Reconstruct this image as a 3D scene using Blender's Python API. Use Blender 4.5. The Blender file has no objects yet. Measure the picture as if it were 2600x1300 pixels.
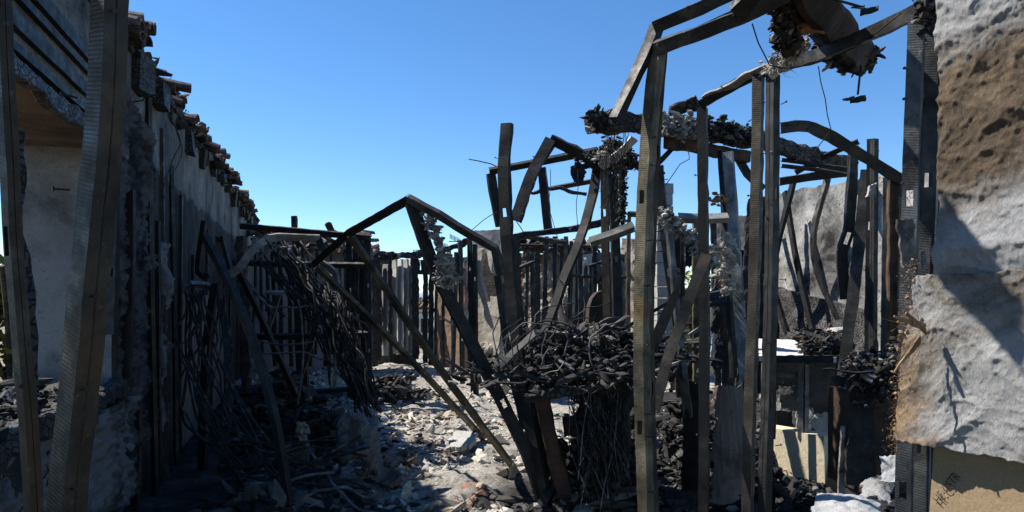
import bpy, bmesh, math, random
import numpy as np
from mathutils import Vector, Matrix, noise, Euler
R = random.Random(7)
SC = bpy.context.scene
C = SC.collection

# ------------------------------------------------------------------ camera, sky, sun, exposure
F, CX, HY, CH = 1750.0, 1300.0, 760.0, 1.6        # focal length in photo pixels, centre column, horizon row, eye height
cam = bpy.data.cameras.new('camera'); camo = bpy.data.objects.new('camera', cam); C.objects.link(camo)
camo.location = (0, 0, CH); camo.rotation_euler = (math.radians(90), 0, 0)
cam.sensor_width = 36; cam.lens = 36*F/2600; cam.shift_y = (HY-650)/2600; cam.clip_start = .05; cam.clip_end = 12000
SC.camera = camo
SUN = Vector((-.72, .25, 1.0)).normalized()       # towards the sun
el = math.asin(SUN.z); az = math.atan2(SUN.x, SUN.y)
w = bpy.data.worlds.new('World'); SC.world = w; w.use_nodes = True
nt = w.node_tree; bg = nt.nodes['Background']; sky = nt.nodes.new('ShaderNodeTexSky')
sky.sky_type = 'NISHITA'; sky.sun_disc = False; sky.sun_elevation = el; sky.sun_rotation = az
sky.air_density = 1.0; sky.dust_density = 0; sky.ozone_density = 3.2; sky.altitude = 1800
hs = nt.nodes.new('ShaderNodeHueSaturation'); hs.inputs['Saturation'].default_value = 1.2; nt.links.new(sky.outputs[0], hs.inputs['Color'])
nt.links.new(hs.outputs[0], bg.inputs[0]); bg.inputs[1].default_value = .10
sl = bpy.data.lights.new('sun', 'SUN'); sl.energy = 5.0; sl.angle = math.radians(.5); sl.color = (1, .955, .88)
so = bpy.data.objects.new('sun', sl); C.objects.link(so); so.rotation_euler = SUN.to_track_quat('Z', 'Y').to_euler(); so.location = (-6, 5, 10)
SC.view_settings.view_transform = 'Standard'; SC.view_settings.look = 'None'; SC.view_settings.exposure = .95; SC.view_settings.gamma = 1
SC.cycles.max_bounces = 6; SC.cycles.use_denoising = True; SC.cycles.diffuse_bounces = 3

# ------------------------------------------------------------------ helpers
def P(px, py, Y): return Vector(((px-CX)/F*Y, Y, CH+(HY-py)/F*Y))
def nz(v, s=1.0, seed=0.0): return noise.noise(Vector((v[0]*s+seed, v[1]*s-seed*.7, v[2]*s+seed*.3)))
def fb(v, s, o=4, seed=0.0): return noise.fractal(Vector((v[0]*s+seed, v[1]*s-seed*.7, v[2]*s+seed*.3)), .9, 2.1, o)
W = {}
def thing(name, label, cat, loc, group=None):
    o = bpy.data.objects.new(name, None); C.objects.link(o); o.location = loc; o.empty_display_size = .1
    W[o] = Vector(loc); tag(o, label, cat, group); return o
def tag(o, label=None, cat=None, group=None, kind=None):
    if label: o['label'] = label
    if cat: o['category'] = cat
    if group: o['group'] = group
    if kind: o['kind'] = kind
    return o
def mesh(name, vs, fs, mat, parent=None, smooth=False):
    vs = [Vector(v) for v in vs]
    if parent is not None: base = W[parent]
    else:
        a = np.array([tuple(v) for v in vs]); base = Vector((a[:, 0].mean(), a[:, 1].mean(), a[:, 2].min()))
    me = bpy.data.meshes.new(name); me.from_pydata([tuple(v-base) for v in vs], [], fs); me.update()
    if smooth: me.polygons.foreach_set('use_smooth', [True]*len(me.polygons))
    me.materials.append(M[mat]); o = bpy.data.objects.new(name, me); C.objects.link(o)
    if parent is not None: o.parent = parent; W[o] = W[parent]
    else: o.location = base; W[o] = base
    return o
def spl(pts, seg, smooth=True):
    pts = [Vector(p) for p in pts]; out = []
    n = len(pts)
    for i in range(n-1):
        a, b = pts[i], pts[i+1]; p0 = pts[i-1] if i else a*2-b; p3 = pts[i+2] if i+2 < n else b*2-a
        k = max(1, int((b-a).length/seg))
        for j in range(k):
            t = j/k
            if smooth: v = .5*((2*a)+(b-p0)*t+(2*p0-5*a+4*b-p3)*t*t+(3*a-p0-3*b+p3)*t**3)
            else: v = a.lerp(b, t)
            out.append(v)
    out.append(pts[-1]); return out
def sweep(pts, prof, rot=0, hint=(0, -1, 0), seg=.06, amp=.0015, smooth=True, twist=0, seed=None, lips=False):
    """closed profile [(u, v)] swept along a path; v points to the hint side turned by rot degrees"""
    seed = R.uniform(0, 99) if seed is None else seed
    path = spl(pts, seg, smooth); n = len(path); m = len(prof); vs = []; fs = []
    for i, p in enumerate(path):
        t = (path[min(i+1, n-1)]-path[max(i-1, 0)]).normalized()
        h = Vector(hint); h = h-t*h.dot(t)
        if h.length < .05: h = Vector((1, 0, 0)); h = h-t*h.dot(t)
        h.normalize(); h = Matrix.Rotation(math.radians(rot+twist*i/max(1, n-1)), 3, t) @ h
        s = h.cross(t)
        for k, (u, v) in enumerate(prof):
            q = p+s*u+h*v
            if amp:
                d = 1+60*max(0, -v-.02) if lips else 1
                q += s*amp*2*d*nz(q, 9, seed)+h*amp*2.4*nz(q, 7, seed+31)+s*amp*2*nz(p, 2.2, seed+11)+(s*amp*d*1.6*nz(q, 26, seed+5) if lips else h*0)
            vs.append(q)
    for i in range(n-1):
        for k in range(m):
            k2 = (k+1) % m; fs.append((i*m+k, i*m+k2, (i+1)*m+k2, (i+1)*m+k))
    fs.append(tuple(range(m))[::-1]); fs.append(tuple((n-1)*m+k for k in range(m)))
    return vs, fs
def cprof(wd, fl, t=.0028, lip=.008, groove=True):
    a = wd/2; g = .0025; b = .006+wd*.12
    pr = []
    if groove: pr += [(-a, 0), (-b, 0), (-wd*.12, 0), (-wd*.12+.006, 0), (wd*.12-.006, 0), (wd*.12, 0), (b, 0), (a, 0)]
    else: pr += [(-a, 0), (a, 0)]
    if groove: pr += [(a, -fl*.46), (a-g, -fl*.5), (a, -fl*.54)]
    pr += [(a, -fl), (a-lip, -fl), (a-lip, -fl+t), (a-t, -fl+t), (a-t, -t-g)]
    if groove: pr += [(b, -t-g), (-b, -t-g)]
    pr += [(-a+t, -t-g), (-a+t, -fl+t), (-a+lip, -fl+t), (-a+lip, -fl), (-a, -fl)]
    if groove: pr += [(-a, -fl*.54), (-a+g, -fl*.5), (-a, -fl*.46)]
    return pr[::-1]
def knock(vs, fs, wd, n, every, r):
    """cut the service holes out of the web of a grooved stud"""
    m = 26; b = .006+wd*.12; pr = cprof(wd, .05); cut = set()
    for k in range(m):
        (u0, v0), (u1, v1) = pr[k], pr[(k+1) % m]
        if max(abs(u0), abs(u1)) <= b+1e-6 and min(v0, v1) > -.006: cut.add(k)
    rings = n-1; rows = set(range(int(every*(.3+.5*r)), rings, every))
    return vs, [f for i, f in enumerate(fs) if not (i < rings*m and i//m in rows and i % m in cut)]
def uprof(wd, fl, t=.003):
    a = wd/2
    return [(-a, 0), (a, 0), (a, -fl), (a-t, -fl), (a-t, -t), (-a+t, -t), (-a+t, -fl), (-a, -fl)][::-1]
def bprof(wd, th): a = wd/2; b = th/2; return [(-a, -b), (a, -b), (a, b), (-a, b)]
def rprof(wd, th, n=4):                       # plank with worn edges
    a = wd/2; b = th/2; c = min(a, b)*.25
    return [(-a+c, -b), (a-c, -b), (a, -b+c), (a, b-c), (a-c, b), (-a+c, b), (-a, b-c), (-a, -b+c)]
def pix(pts): return [P(*p) if not isinstance(p, Vector) else p for p in pts]
_screw = None
def screws(parent, pts, n, wd=.04, side=None, seed=0):
    global _screw
    rr = random.Random(seed+n); path = spl(pix(pts), .05)
    if _screw is None:
        v, f = [], []
        for (z, r) in ((0, .0022), (.028, .0022), (.028, .006), (.032, .006)):
            for k in range(6): v.append((r*math.cos(k*1.0472), r*math.sin(k*1.0472), z))
        for i in range(3):
            for k in range(6): f.append((i*6+k, i*6+(k+1) % 6, i*6+6+(k+1) % 6, i*6+6+k))
        f.append(tuple(range(18, 24))); _screw = bpy.data.meshes.new('screw'); _screw.from_pydata(v, [], f); _screw.materials.append(M['steel_dark'])
    for i in range(n):
        p = path[int((i+rr.uniform(.2, .8))/n*(len(path)-1))]
        o = bpy.data.objects.new('screw', _screw); C.objects.link(o); o.parent = parent
        d = Vector(side) if side else Vector((rr.choice((-1, 1)), -.9, rr.uniform(-.2, .4)))
        d = (d+Vector((rr.uniform(-.4, .4), rr.uniform(-.3, .3), rr.uniform(-.4, .4)))).normalized()
        o.location = p+Vector((math.copysign(wd*.42, d.x), -.004, 0))-W[parent]
        o.rotation_euler = d.to_track_quat('Z', 'Y').to_euler()
def chan(pts, wd=.092, fl=.041, rot=0, mat='steel_dark', parent=None, name='stud', kind='c', amp=.0018, label=None, cat='stud', group=None, smooth=True, twist=0, seg=.06, nsc=0, hint=(0, -1, 0)):
    wd *= .86; fl *= .9; amp *= .6
    q = pix(pts); pr = cprof(wd, fl) if kind == 'c' else cprof(wd, fl, groove=False) if kind == 's' else uprof(wd, fl)
    vs, fs = sweep(q, pr, rot, hint, seg, amp, smooth, twist, lips=True)
    if kind == 'c' and len(pr) == 26 and len(vs)//26 > 12 and R.random() < .7: vs, fs = knock(vs, fs, wd, len(vs)//26, 17, R.random())
    o = mesh(name, vs, fs, mat, parent)
    if label: tag(o, label, cat, group)
    if nsc: screws(o, q, nsc, wd, seed=int(q[0].x*1000) % 977)
    return o
def plank(pts, wd, th, rot=0, mat='wood_char', parent=None, name='plank', amp=.006, label=None, cat='beam', group=None, seg=.04, twist=0, hint=(0, -1, 0), smooth=True):
    vs, fs = sweep(pix(pts), rprof(wd, th), rot, hint, seg, amp, smooth, twist)
    o = mesh(name, vs, fs, mat, parent)
    return tag(o, label, cat, group) if label else o
def tube(pts, r, mat='cable', parent=None, name='cable', label=None, cat='cable', group=None, seg=.05, n=6, amp=0):
    pts = pix(pts)
    if name == 'cable' and len(pts) > 2: pts = [pts[0]]+[p+Vector((R.gauss(0, 1.8*r), R.gauss(0, 1.8*r), R.gauss(0, 2.2*r))) for q in range(len(pts)-1) for p in ((pts[q].lerp(pts[q+1], .5), pts[q+1]))]
    vs, fs = sweep(pts, [(r*math.cos(k*2*math.pi/n), r*math.sin(k*2*math.pi/n)) for k in range(n)], 0, (.3, -1, .2), seg, amp)
    o = mesh(name, vs, fs, mat, parent, smooth=True)
    return tag(o, label, cat, group) if label else o
def solid(vs, fs, nrm, th):
    n = len(vs); V = list(vs)+[v-nrm*th for v in vs]; Fs = list(fs)+[tuple(n+i for i in f[::-1]) for f in fs]
    cnt = {}
    for f in fs:
        for i in range(len(f)):
            a, b = f[i], f[(i+1) % len(f)]; cnt[(a, b)] = 1
    for (a, b) in list(cnt):
        if (b, a) not in cnt: Fs.append((b, a, a+n, b+n))
    return V, Fs
def sheet(name, c00, c10, c11, c01, nu=30, nv=30, amp=.01, sc=3, th=.012, rag=.0, mat='plaster', parent=None, hole=None, label=None, cat=None, group=None, bow=0, smooth=False, fine=.0, ragsc=6, fn=None):
    """ragged, warped, thick sheet between four corners (bottom-left, bottom-right, top-right, top-left as seen)"""
    A, B, D, E = [Vector(c) for c in (c00, c10, c11, c01)]; nrm = (B-A).cross(E-A).normalized(); s = R.uniform(0, 50)
    lu = ((B-A).length+(D-E).length)/2; lv = ((E-A).length+(D-B).length)/2
    rg = (lambda x, k: rag*(.5+.5*noise.noise(Vector((x*ragsc, k*7.3, s)))+.5*abs(noise.noise(Vector((x*ragsc*4, k*3.3, s)))))) if rag else (lambda x, k: 0)
    vs = []; fs = []; idx = {}
    for j in range(nv+1):
        for i in range(nu+1):
            u0, v0 = i/nu, j/nv
            a0, a1 = rg(v0*lv, 1)/lu, rg(v0*lv, 2)/lu; b0, b1 = rg(u0*lu, 3)/lv, rg(u0*lu, 4)/lv
            u = a0+(1-a0-a1)*u0; v = b0+(1-b0-b1)*v0
            p = A*(1-u)*(1-v)+B*u*(1-v)+D*u*v+E*(1-u)*v
            d = amp*fb(p, sc, 4, s)+bow*4*u*(1-u)*1.0
            if fine: d += fine*fb(p, sc*7, 3, s+9)
            if fn: d += fn(u, v, p)
            vs.append(p+nrm*d)
    for j in range(nv):
        for i in range(nu):
            if hole and hole((i+.5)/nu, (j+.5)/nv): continue
            a = j*(nu+1)+i; fs.append((a, a+1, a+nu+2, a+nu+1))
    V, Fs = solid(vs, fs, nrm, th)
    used = sorted({i for f in Fs for i in f}); mp = {o: k for k, o in enumerate(used)}
    o = mesh(name, [V[i] for i in used], [tuple(mp[i] for i in f) for f in Fs], mat, parent, smooth)
    return tag(o, label, cat, group) if label else o
def box(vs, fs, c, sx, sy, sz, ang=0, jit=0):
    n = len(vs); ca, sa = math.cos(ang), math.sin(ang)
    for z in (-.5, .5):
        for (x, y) in ((-.5, -.5), (.5, -.5), (.5, .5), (-.5, .5)):
            X, Y = x*sx, y*sy; vs.append(Vector((c[0]+X*ca-Y*sa+R.uniform(-jit, jit), c[1]+X*sa+Y*ca+R.uniform(-jit, jit), c[2]+z*sz+R.uniform(-jit, jit))))
    fs += [tuple(n+i for i in f) for f in ((3, 2, 1, 0), (4, 5, 6, 7), (0, 1, 5, 4), (1, 2, 6, 5), (2, 3, 7, 6), (3, 0, 4, 7))]
_t = (1+5**.5)/2
ICO = np.array([(-1, _t, 0), (1, _t, 0), (-1, -_t, 0), (1, -_t, 0), (0, -1, _t), (0, 1, _t), (0, -1, -_t), (0, 1, -_t), (_t, 0, -1), (_t, 0, 1), (-_t, 0, -1), (-_t, 0, 1)])/1.9
ICF = np.array([(0, 11, 5), (0, 5, 1), (0, 1, 7), (0, 7, 10), (0, 10, 11), (1, 5, 9), (5, 11, 4), (11, 10, 2), (10, 7, 6), (7, 1, 8), (3, 9, 4), (3, 4, 2), (3, 2, 6), (3, 6, 8), (3, 8, 9), (4, 9, 5), (2, 4, 11), (6, 2, 10), (8, 6, 7), (9, 8, 1)])
rng = np.random.default_rng(5)
def chips(name, pos, sizes, flat, mat, parent=None, kind='stuff', label=None, cat=None, cubic=.6, elong=.35):
    """many angular chips in one mesh"""
    n = len(pos); pos = np.asarray(pos, float); sizes = np.asarray(sizes, float)
    base = np.sign(ICO)*np.abs(ICO)**cubic
    v = base[None]*(1+rng.uniform(-.35, .35, (n, 12, 3)))
    sc = sizes[:, None]*np.stack([rng.uniform(.6, 1.2, n)*np.exp(np.abs(rng.normal(0, elong, n))), rng.uniform(.5, 1.1, n), rng.uniform(.4, 1.2, n)*flat], 1)
    v = v*sc[:, None, :]*.5
    a = rng.uniform(0, 6.28, n); b = rng.normal(0, .45, n); c = rng.normal(0, .45, n)
    def rot(v, ang, i, j):
        ca, sa = np.cos(ang)[:, None], np.sin(ang)[:, None]; x, y = v[..., i].copy(), v[..., j].copy()
        v[..., i] = x*ca-y*sa; v[..., j] = x*sa+y*ca
    rot(v, b, 1, 2); rot(v, c, 0, 2); rot(v, a, 0, 1)
    v += pos[:, None, :]
    f = (ICF[None]+12*np.arange(n)[:, None, None]).reshape(-1, 3)
    base = np.array(W[parent]) if parent is not None else np.array([pos[:, 0].mean(), pos[:, 1].mean(), pos[:, 2].min()])
    me = bpy.data.meshes.new(name); me.from_pydata((v.reshape(-1, 3)-base).tolist(), [], f.tolist()); me.update(); me.materials.append(M[mat])
    o = bpy.data.objects.new(name, me); C.objects.link(o)
    if parent is not None: o.parent = parent; W[o] = W[parent]
    else: o.location = base; W[o] = Vector(base)
    if kind: o['kind'] = kind
    return tag(o, label, cat) if label else o
_chunks = {}
def chunk_mesh(k, mat, flat=.6):
    key = (k, mat, flat)
    if key not in _chunks:
        rr = np.random.default_rng(100+k); bm = bmesh.new()
        pts = rr.uniform(-.5, .5, (16, 3)); pts[:, 2] *= flat
        for p in pts: bm.verts.new(p)
        r = bmesh.ops.convex_hull(bm, input=bm.verts)
        bmesh.ops.delete(bm, geom=[v for v in bm.verts if not v.link_faces], context='VERTS')
        me = bpy.data.meshes.new('chunk'); bm.to_mesh(me); bm.free(); me.materials.append(M[mat]); _chunks[key] = me
    return _chunks[key]
def chunk(name, loc, size, mat, flat=.6, label=None, cat=None, group=None, parent=None, rr=R):
    o = bpy.data.objects.new(name, chunk_mesh(rr.randrange(9), mat, flat)); C.objects.link(o)
    o.rotation_euler = (rr.uniform(-.5, .5), rr.uniform(-.5, .5), rr.uniform(0, 6.28)); o.scale = [size*rr.uniform(.7, 1.2) for _ in range(3)]
    if parent is not None: o.parent = parent; o.location = Vector(loc)-W[parent]
    else: o.location = loc
    return tag(o, label, cat, group) if label else o

def strands(name, centres, n, L, wd, mat, parent=None, dirn=None, spread=1.0, kind='stuff', label=None, cat=None, jit=.01):
    """fuzz of thin curved fibres round the given points"""
    cs = np.array([tuple(c) for c in centres]); v = np.zeros((n, 6, 3)); p = cs[rng.integers(0, len(cs), n)]+rng.normal(0, jit, (n, 3))
    d = rng.normal(0, spread, (n, 3))+(np.array(dirn) if dirn is not None else 0); d /= np.linalg.norm(d, axis=1)[:, None]+1e-9
    side = np.cross(d, rng.normal(0, 1, (n, 3))); side /= np.linalg.norm(side, axis=1)[:, None]+1e-9
    ln = L*rng.uniform(.4, 1.3, n)[:, None]; bend = rng.normal(0, .35, (n, 3))*ln
    for k, (t, q) in enumerate(((0, 1), (.5, .8), (1, .25))):
        c = p+d*ln*t+bend*t*t; v[:, 2*k] = c-side*wd*q; v[:, 2*k+1] = c+side*wd*q
    base = np.array(W[parent]) if parent is not None else cs.mean(0)
    i = np.arange(n)[:, None]*6; f = np.concatenate([i+np.array([0, 1, 3, 2]), i+np.array([2, 3, 5, 4])])
    me = bpy.data.meshes.new(name); me.from_pydata((v.reshape(-1, 3)-base).tolist(), [], f.tolist()); me.update(); me.materials.append(M[mat])
    o = bpy.data.objects.new(name, me); C.objects.link(o)
    if parent is not None: o.parent = parent; W[o] = W[parent]
    else: o.location = base; W[o] = Vector(base)
    if kind: o['kind'] = kind
    return tag(o, label, cat) if label else o
def clump(parent, pts, n, smin, smax, mat, name='lumps', jit=.02, flat=.7):
    p = [Vector(R.choice(pts))+Vector((R.gauss(0, jit), R.gauss(0, jit), R.gauss(0, jit))) for _ in range(n)]
    return chips(name, [tuple(q) for q in p], [smin+(smax-smin)*R.random()**3 for _ in p], flat, mat, parent, elong=.5)

# ------------------------------------------------------------------ materials
M = {}
def mat(name, build, rough=.85, metal=0.0, spec=.3):
    m = bpy.data.materials.new(name); m.use_nodes = True; n = m.node_tree.nodes; l = m.node_tree.links; b = n['Principled BSDF']
    b.inputs['Roughness'].default_value = rough; b.inputs['Metallic'].default_value = metal; b.inputs['Specular IOR Level'].default_value = spec
    M[name] = m
    def N(t, **k):
        x = n.new(t)
        for a, v in k.items():
            if a.startswith('i_'): x.inputs[a[2:].replace('_', ' ')].default_value = v
            else: setattr(x, a, v)
        return x
    tc = N('ShaderNodeTexCoord'); oi = N('ShaderNodeObjectInfo')
    vm = N('ShaderNodeVectorMath', operation='MULTIPLY_ADD'); l.new(oi.outputs['Random'], vm.inputs[0]); vm.inputs[1].default_value = (37, 53, 71); l.new(tc.outputs['Object'], vm.inputs[2])
    vec = vm.outputs[0]
    def noi(scale, detail=5, r=.6, v=None, dist=0):
        x = N('ShaderNodeTexNoise', i_Scale=scale, i_Detail=detail, i_Roughness=r, i_Distortion=dist); l.new(v or vec, x.inputs['Vector']); return x.outputs[0]
    def ramp(fac, stops, interp='LINEAR'):
        x = N('ShaderNodeValToRGB'); x.color_ramp.interpolation = interp; e = x.color_ramp.elements
        for i, (p, c) in enumerate(stops):
            q = e[i] if i < 2 else e.new(p)
            q.position = p; q.color = (*c, 1) if len(c) == 3 else c
        if isinstance(fac, (float, int)): x.inputs[0].default_value = fac
        else: l.new(fac, x.inputs[0])
        return x.outputs[0]
    def mix(f, a, b2, mode='MIX'):
        x = N('ShaderNodeMix', data_type='RGBA', blend_type=mode)
        for s, v in ((0, f), (6, a), (7, b2)):
            if isinstance(v, (float, int)): x.inputs[s].default_value = v
            elif isinstance(v, tuple): x.inputs[s].default_value = (*v, 1)
            else: l.new(v, x.inputs[s])
        return x.outputs[2]
    def math_(op, a, b2=0.0):
        x = N('ShaderNodeMath', operation=op)
        for s, v in ((0, a), (1, b2)):
            if isinstance(v, (float, int)): x.inputs[s].default_value = v
            else: l.new(v, x.inputs[s])
        return x.outputs[0]
    def bump(h, strength=.5, dist=.01, prev=None):
        x = N('ShaderNodeBump', i_Strength=strength, i_Distance=dist); l.new(h, x.inputs['Height'])
        if prev: l.new(prev, x.inputs['Normal'])
        return x.outputs[0]
    class K: pass
    k = K(); k.N, k.l, k.b, k.vec, k.tc, k.noi, k.ramp, k.mix, k.math, k.bump, k.oi = N, l, b, vec, tc, noi, ramp, mix, math_, bump, oi
    k.col = lambda s: l.new(s, b.inputs['Base Color']); k.nrm = lambda s: l.new(s, b.inputs['Normal']); k.rgh = lambda s: l.new(s, b.inputs['Roughness'])
    k.sep = lambda: (lambda x: (l.new(tc.outputs['Object'], x.inputs[0]), x)[1])(N('ShaderNodeSeparateXYZ'))
    build(k); return m
def steel(dark, mid, light, rust, ra=.62, knurl=True):
    def f(k):
        a = k.noi(5, 6, .65); b2 = k.noi(38, 4, .7); st = k.N('ShaderNodeMapping'); st.inputs['Scale'].default_value = (22, 22, 7); k.l.new(k.vec, st.inputs[0])
        streak = k.noi(1, 4, .6, st.outputs[0])
        c = k.ramp(a, [(.30, dark), (.52, mid), (.72, light)])
        c = k.mix(k.ramp(k.noi(3.1, 5, .6), [(ra, (0, 0, 0)), (ra+.13, (1, 1, 1))]), c, rust)
        c = k.mix(k.ramp(streak, [(.45, (0, 0, 0)), (.7, (.6, .6, .6))]), c, k.mix(1.0, c, (1.6, 1.57, 1.52), 'MULTIPLY'))
        c = k.mix(k.ramp(k.noi(2.4, 6, .7, None, .4), [(.50, (0, 0, 0)), (.64, (.85, .85, .85))]), c, (.014, .013, .013))
        c = k.mix(k.ramp(b2, [(.62, (0, 0, 0)), (.74, (.7, .7, .7))]), c, (light[0]*1.5, light[1]*1.5, light[2]*1.45))
        k.col(c); h = k.bump(k.noi(55, 4, .7), .35, .004)
        if knurl:
            wv = k.N('ShaderNodeTexWave', i_Scale=62.0, i_Distortion=.3, wave_type='BANDS', bands_direction='DIAGONAL'); k.l.new(k.tc.outputs['Object'], wv.inputs[0]); h = k.bump(wv.outputs[1], .22, .002, h)
        k.nrm(h); k.rgh(k.ramp(k.noi(14, 4), [(.3, (.42,)*3), (.7, (.75,)*3)]))
    return f
mat('steel_dark', steel((.009, .009, .009), (.018, .018, .0175), (.045, .043, .04), (.05, .036, .026)), metal=.35, spec=.4)
mat('steel_grey', steel((.014, .014, .0135), (.036, .035, .033), (.10, .096, .088), (.06, .045, .03)), metal=.4, spec=.45)
mat('steel_brown', steel((.015, .013, .011), (.040, .035, .026), (.10, .089, .065), (.055, .038, .022), .52), metal=.35, spec=.4)
mat('steel_blue', steel((.035, .038, .041), (.08, .086, .09), (.16, .17, .175), (.07, .06, .05), .7), metal=.5)
mat('steel_sky_tint', steel((.07, .085, .10), (.16, .19, .22), (.26, .30, .34), (.10, .09, .08), .75), metal=.5)  # the sky's blue reflection is painted into this galvanised steel colour
mat('steel_ash', steel((.07, .07, .065), (.17, .165, .155), (.34, .33, .31), (.12, .09, .06), .6, False), metal=.15)
mat('steel_olive', steel((.032, .027, .019), (.10, .087, .055), (.21, .187, .122), (.10, .068, .03), .58), metal=.3)
def rustf(k):
    c = k.ramp(k.noi(6, 7, .7), [(.3, (.018, .014, .012)), (.45, (.035, .024, .017)), (.6, (.085, .045, .023)), (.75, (.05, .038, .032))])
    k.col(k.mix(k.ramp(k.noi(30, 5, .7), [(.5, (0,)*3), (.7, (.8,)*3)]), c, (.03, .024, .02))); k.nrm(k.bump(k.noi(40, 5, .7), .6, .006))
mat('rust', rustf, metal=.1)
def charf(base, hi, cell=22):
    def f(k):
        v = k.N('ShaderNodeTexVoronoi', i_Scale=cell, feature='DISTANCE_TO_EDGE'); dn = k.N('ShaderNodeVectorMath', operation='ADD')
        nn = k.N('ShaderNodeTexNoise', i_Scale=7.0); k.l.new(k.vec, nn.inputs[0]); sc = k.N('ShaderNodeVectorMath', operation='SCALE'); sc.inputs['Scale'].default_value = .12
        k.l.new(nn.outputs[1], sc.inputs[0]); k.l.new(k.vec, dn.inputs[0]); k.l.new(sc.outputs[0], dn.inputs[1]); k.l.new(dn.outputs[0], v.inputs[0])
        e = k.ramp(v.outputs[0], [(0, (0,)*3), (.12, (1,)*3)])
        c = k.ramp(k.noi(9, 6, .65), [(.35, base), (.7, hi)]); k.col(k.mix(e, (.006, .006, .006), c))
        k.nrm(k.bump(k.noi(45, 4), .4, .006, k.bump(e, .8, .012))); k.rgh(k.ramp(k.noi(12), [(.3, (.45,)*3), (.7, (.8,)*3)]))
    return f
mat('wood_char', charf((.018, .0175, .017), (.065, .062, .06)))
mat('wood_char_ash', charf((.02, .02, .02), (.15, .145, .14), 30))
def woodf(a, b2, c2, bl=.42):
    def f(k):
        st = k.N('ShaderNodeMapping'); st.inputs['Scale'].default_value = (40, 40, 3); k.l.new(k.vec, st.inputs[0])
        c = k.ramp(k.noi(1, 6, .65, st.outputs[0], .4), [(.3, a), (.55, b2), (.75, c2)])
        k.col(k.mix(k.ramp(k.noi(4, 6, .7), [(bl, (0,)*3), (bl+.2, (1,)*3)]), c, (.018, .016, .015))); k.nrm(k.bump(k.noi(1, 6, .65, st.outputs[0]), .5, .006))
    return f
mat('wood_brown', woodf((.05, .032, .02), (.12, .07, .04), (.20, .12, .07)))
mat('wood_scorched', woodf((.10, .05, .025), (.22, .11, .05), (.32, .18, .09)))
mat('wood_burnt', woodf((.018, .014, .012), (.05, .032, .022), (.09, .055, .035)))
mat('board_brown', woodf((.07, .056, .046), (.15, .118, .098), (.21, .178, .152), .54))
def plasterf(a, b2, soot=.5, bs=.5, fine=90, z0=None, col2=None, speck=.62):
    def f(k):
        c = k.mix(k.noi(2.2, 6, .6), a, b2)
        c = k.mix(k.ramp(k.noi(fine, 4, .7), [(.3, (.72,)*3), (.7, (1.15,)*3)]), (0, 0, 0), c, 'MIX') if False else k.mix(1.0, c, k.ramp(k.noi(fine, 4, .7), [(.3, (.78,)*3), (.7, (1.1,)*3)]), 'MULTIPLY')
        s = k.ramp(k.noi(1.3, 7, .68, None, .5), [(1-soot-.12, (0,)*3), (1-soot+.16, (1,)*3)])
        c = k.mix(s, c, (.022, .021, .021))
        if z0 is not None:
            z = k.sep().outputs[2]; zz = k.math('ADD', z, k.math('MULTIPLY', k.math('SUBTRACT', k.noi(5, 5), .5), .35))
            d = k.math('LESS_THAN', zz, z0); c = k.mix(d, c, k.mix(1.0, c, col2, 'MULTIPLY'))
        c = k.mix(k.ramp(k.noi(26, 4, .75), [(speck, (0,)*3), (speck+.08, (.85,)*3)]), c, (.03, .028, .026))
        k.col(c); k.nrm(k.bump(k.noi(fine*.6, 5, .7), bs, .008, k.bump(k.noi(7, 5), .4, .02)))
    return f
mat('plaster', plasterf((.36, .345, .315), (.48, .46, .425), .34), spec=.15)
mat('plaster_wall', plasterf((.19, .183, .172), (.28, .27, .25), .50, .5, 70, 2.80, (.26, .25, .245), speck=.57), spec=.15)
mat('plaster_grey', plasterf((.20, .195, .19), (.30, .295, .29), .40), spec=.15)
mat('plaster_dark', plasterf((.10, .098, .095), (.17, .165, .16), .5), spec=.15)
mat('plaster_pale', plasterf((.38, .37, .352), (.52, .51, .49), .50, .6, 60, speck=.57), spec=.15)  # paler, sootier plaster for the right wall
mat('plaster_tan', plasterf((.34, .30, .245), (.44, .40, .345), .34), spec=.15)
mat('plaster_rusty', plasterf((.19, .12, .08), (.30, .23, .17), .42), spec=.15)
mat('plaster_white', plasterf((.46, .455, .44), (.58, .57, .55), .26, .4, 60, speck=.7), spec=.2)
mat('house_white', plasterf((.62, .60, .56), (.70, .68, .64), .05, .2, 60, speck=.9), spec=.15)
mat('drywall', plasterf((.26, .262, .265), (.36, .36, .355), .25, .25, 80, speck=.72), spec=.2)
mat('concrete', plasterf((.30, .29, .27), (.40, .39, .36), .25, .6, 50), spec=.15)
mat('beige_panel', plasterf((.50, .42, .28), (.60, .52, .38), .22, .3, 40), spec=.3)
def stonef(k):
    v = k.N('ShaderNodeTexVoronoi', i_Scale=2.6); k.l.new(k.vec, v.inputs[0])
    c = k.ramp(k.noi(4.5, 5, .6), [(.3, (.16, .125, .09)), (.48, (.30, .245, .20)), (.6, (.46, .42, .365)), (.75, (.14, .09, .06))])
    c = k.mix(k.ramp(k.noi(1.7, 6, .7), [(.50, (0,)*3), (.66, (1,)*3)]), c, (.028, .026, .025)); k.col(c); k.nrm(k.bump(k.noi(11, 6, .7), .8, .03))
mat('stone_plaster', stonef, spec=.15)
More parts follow.
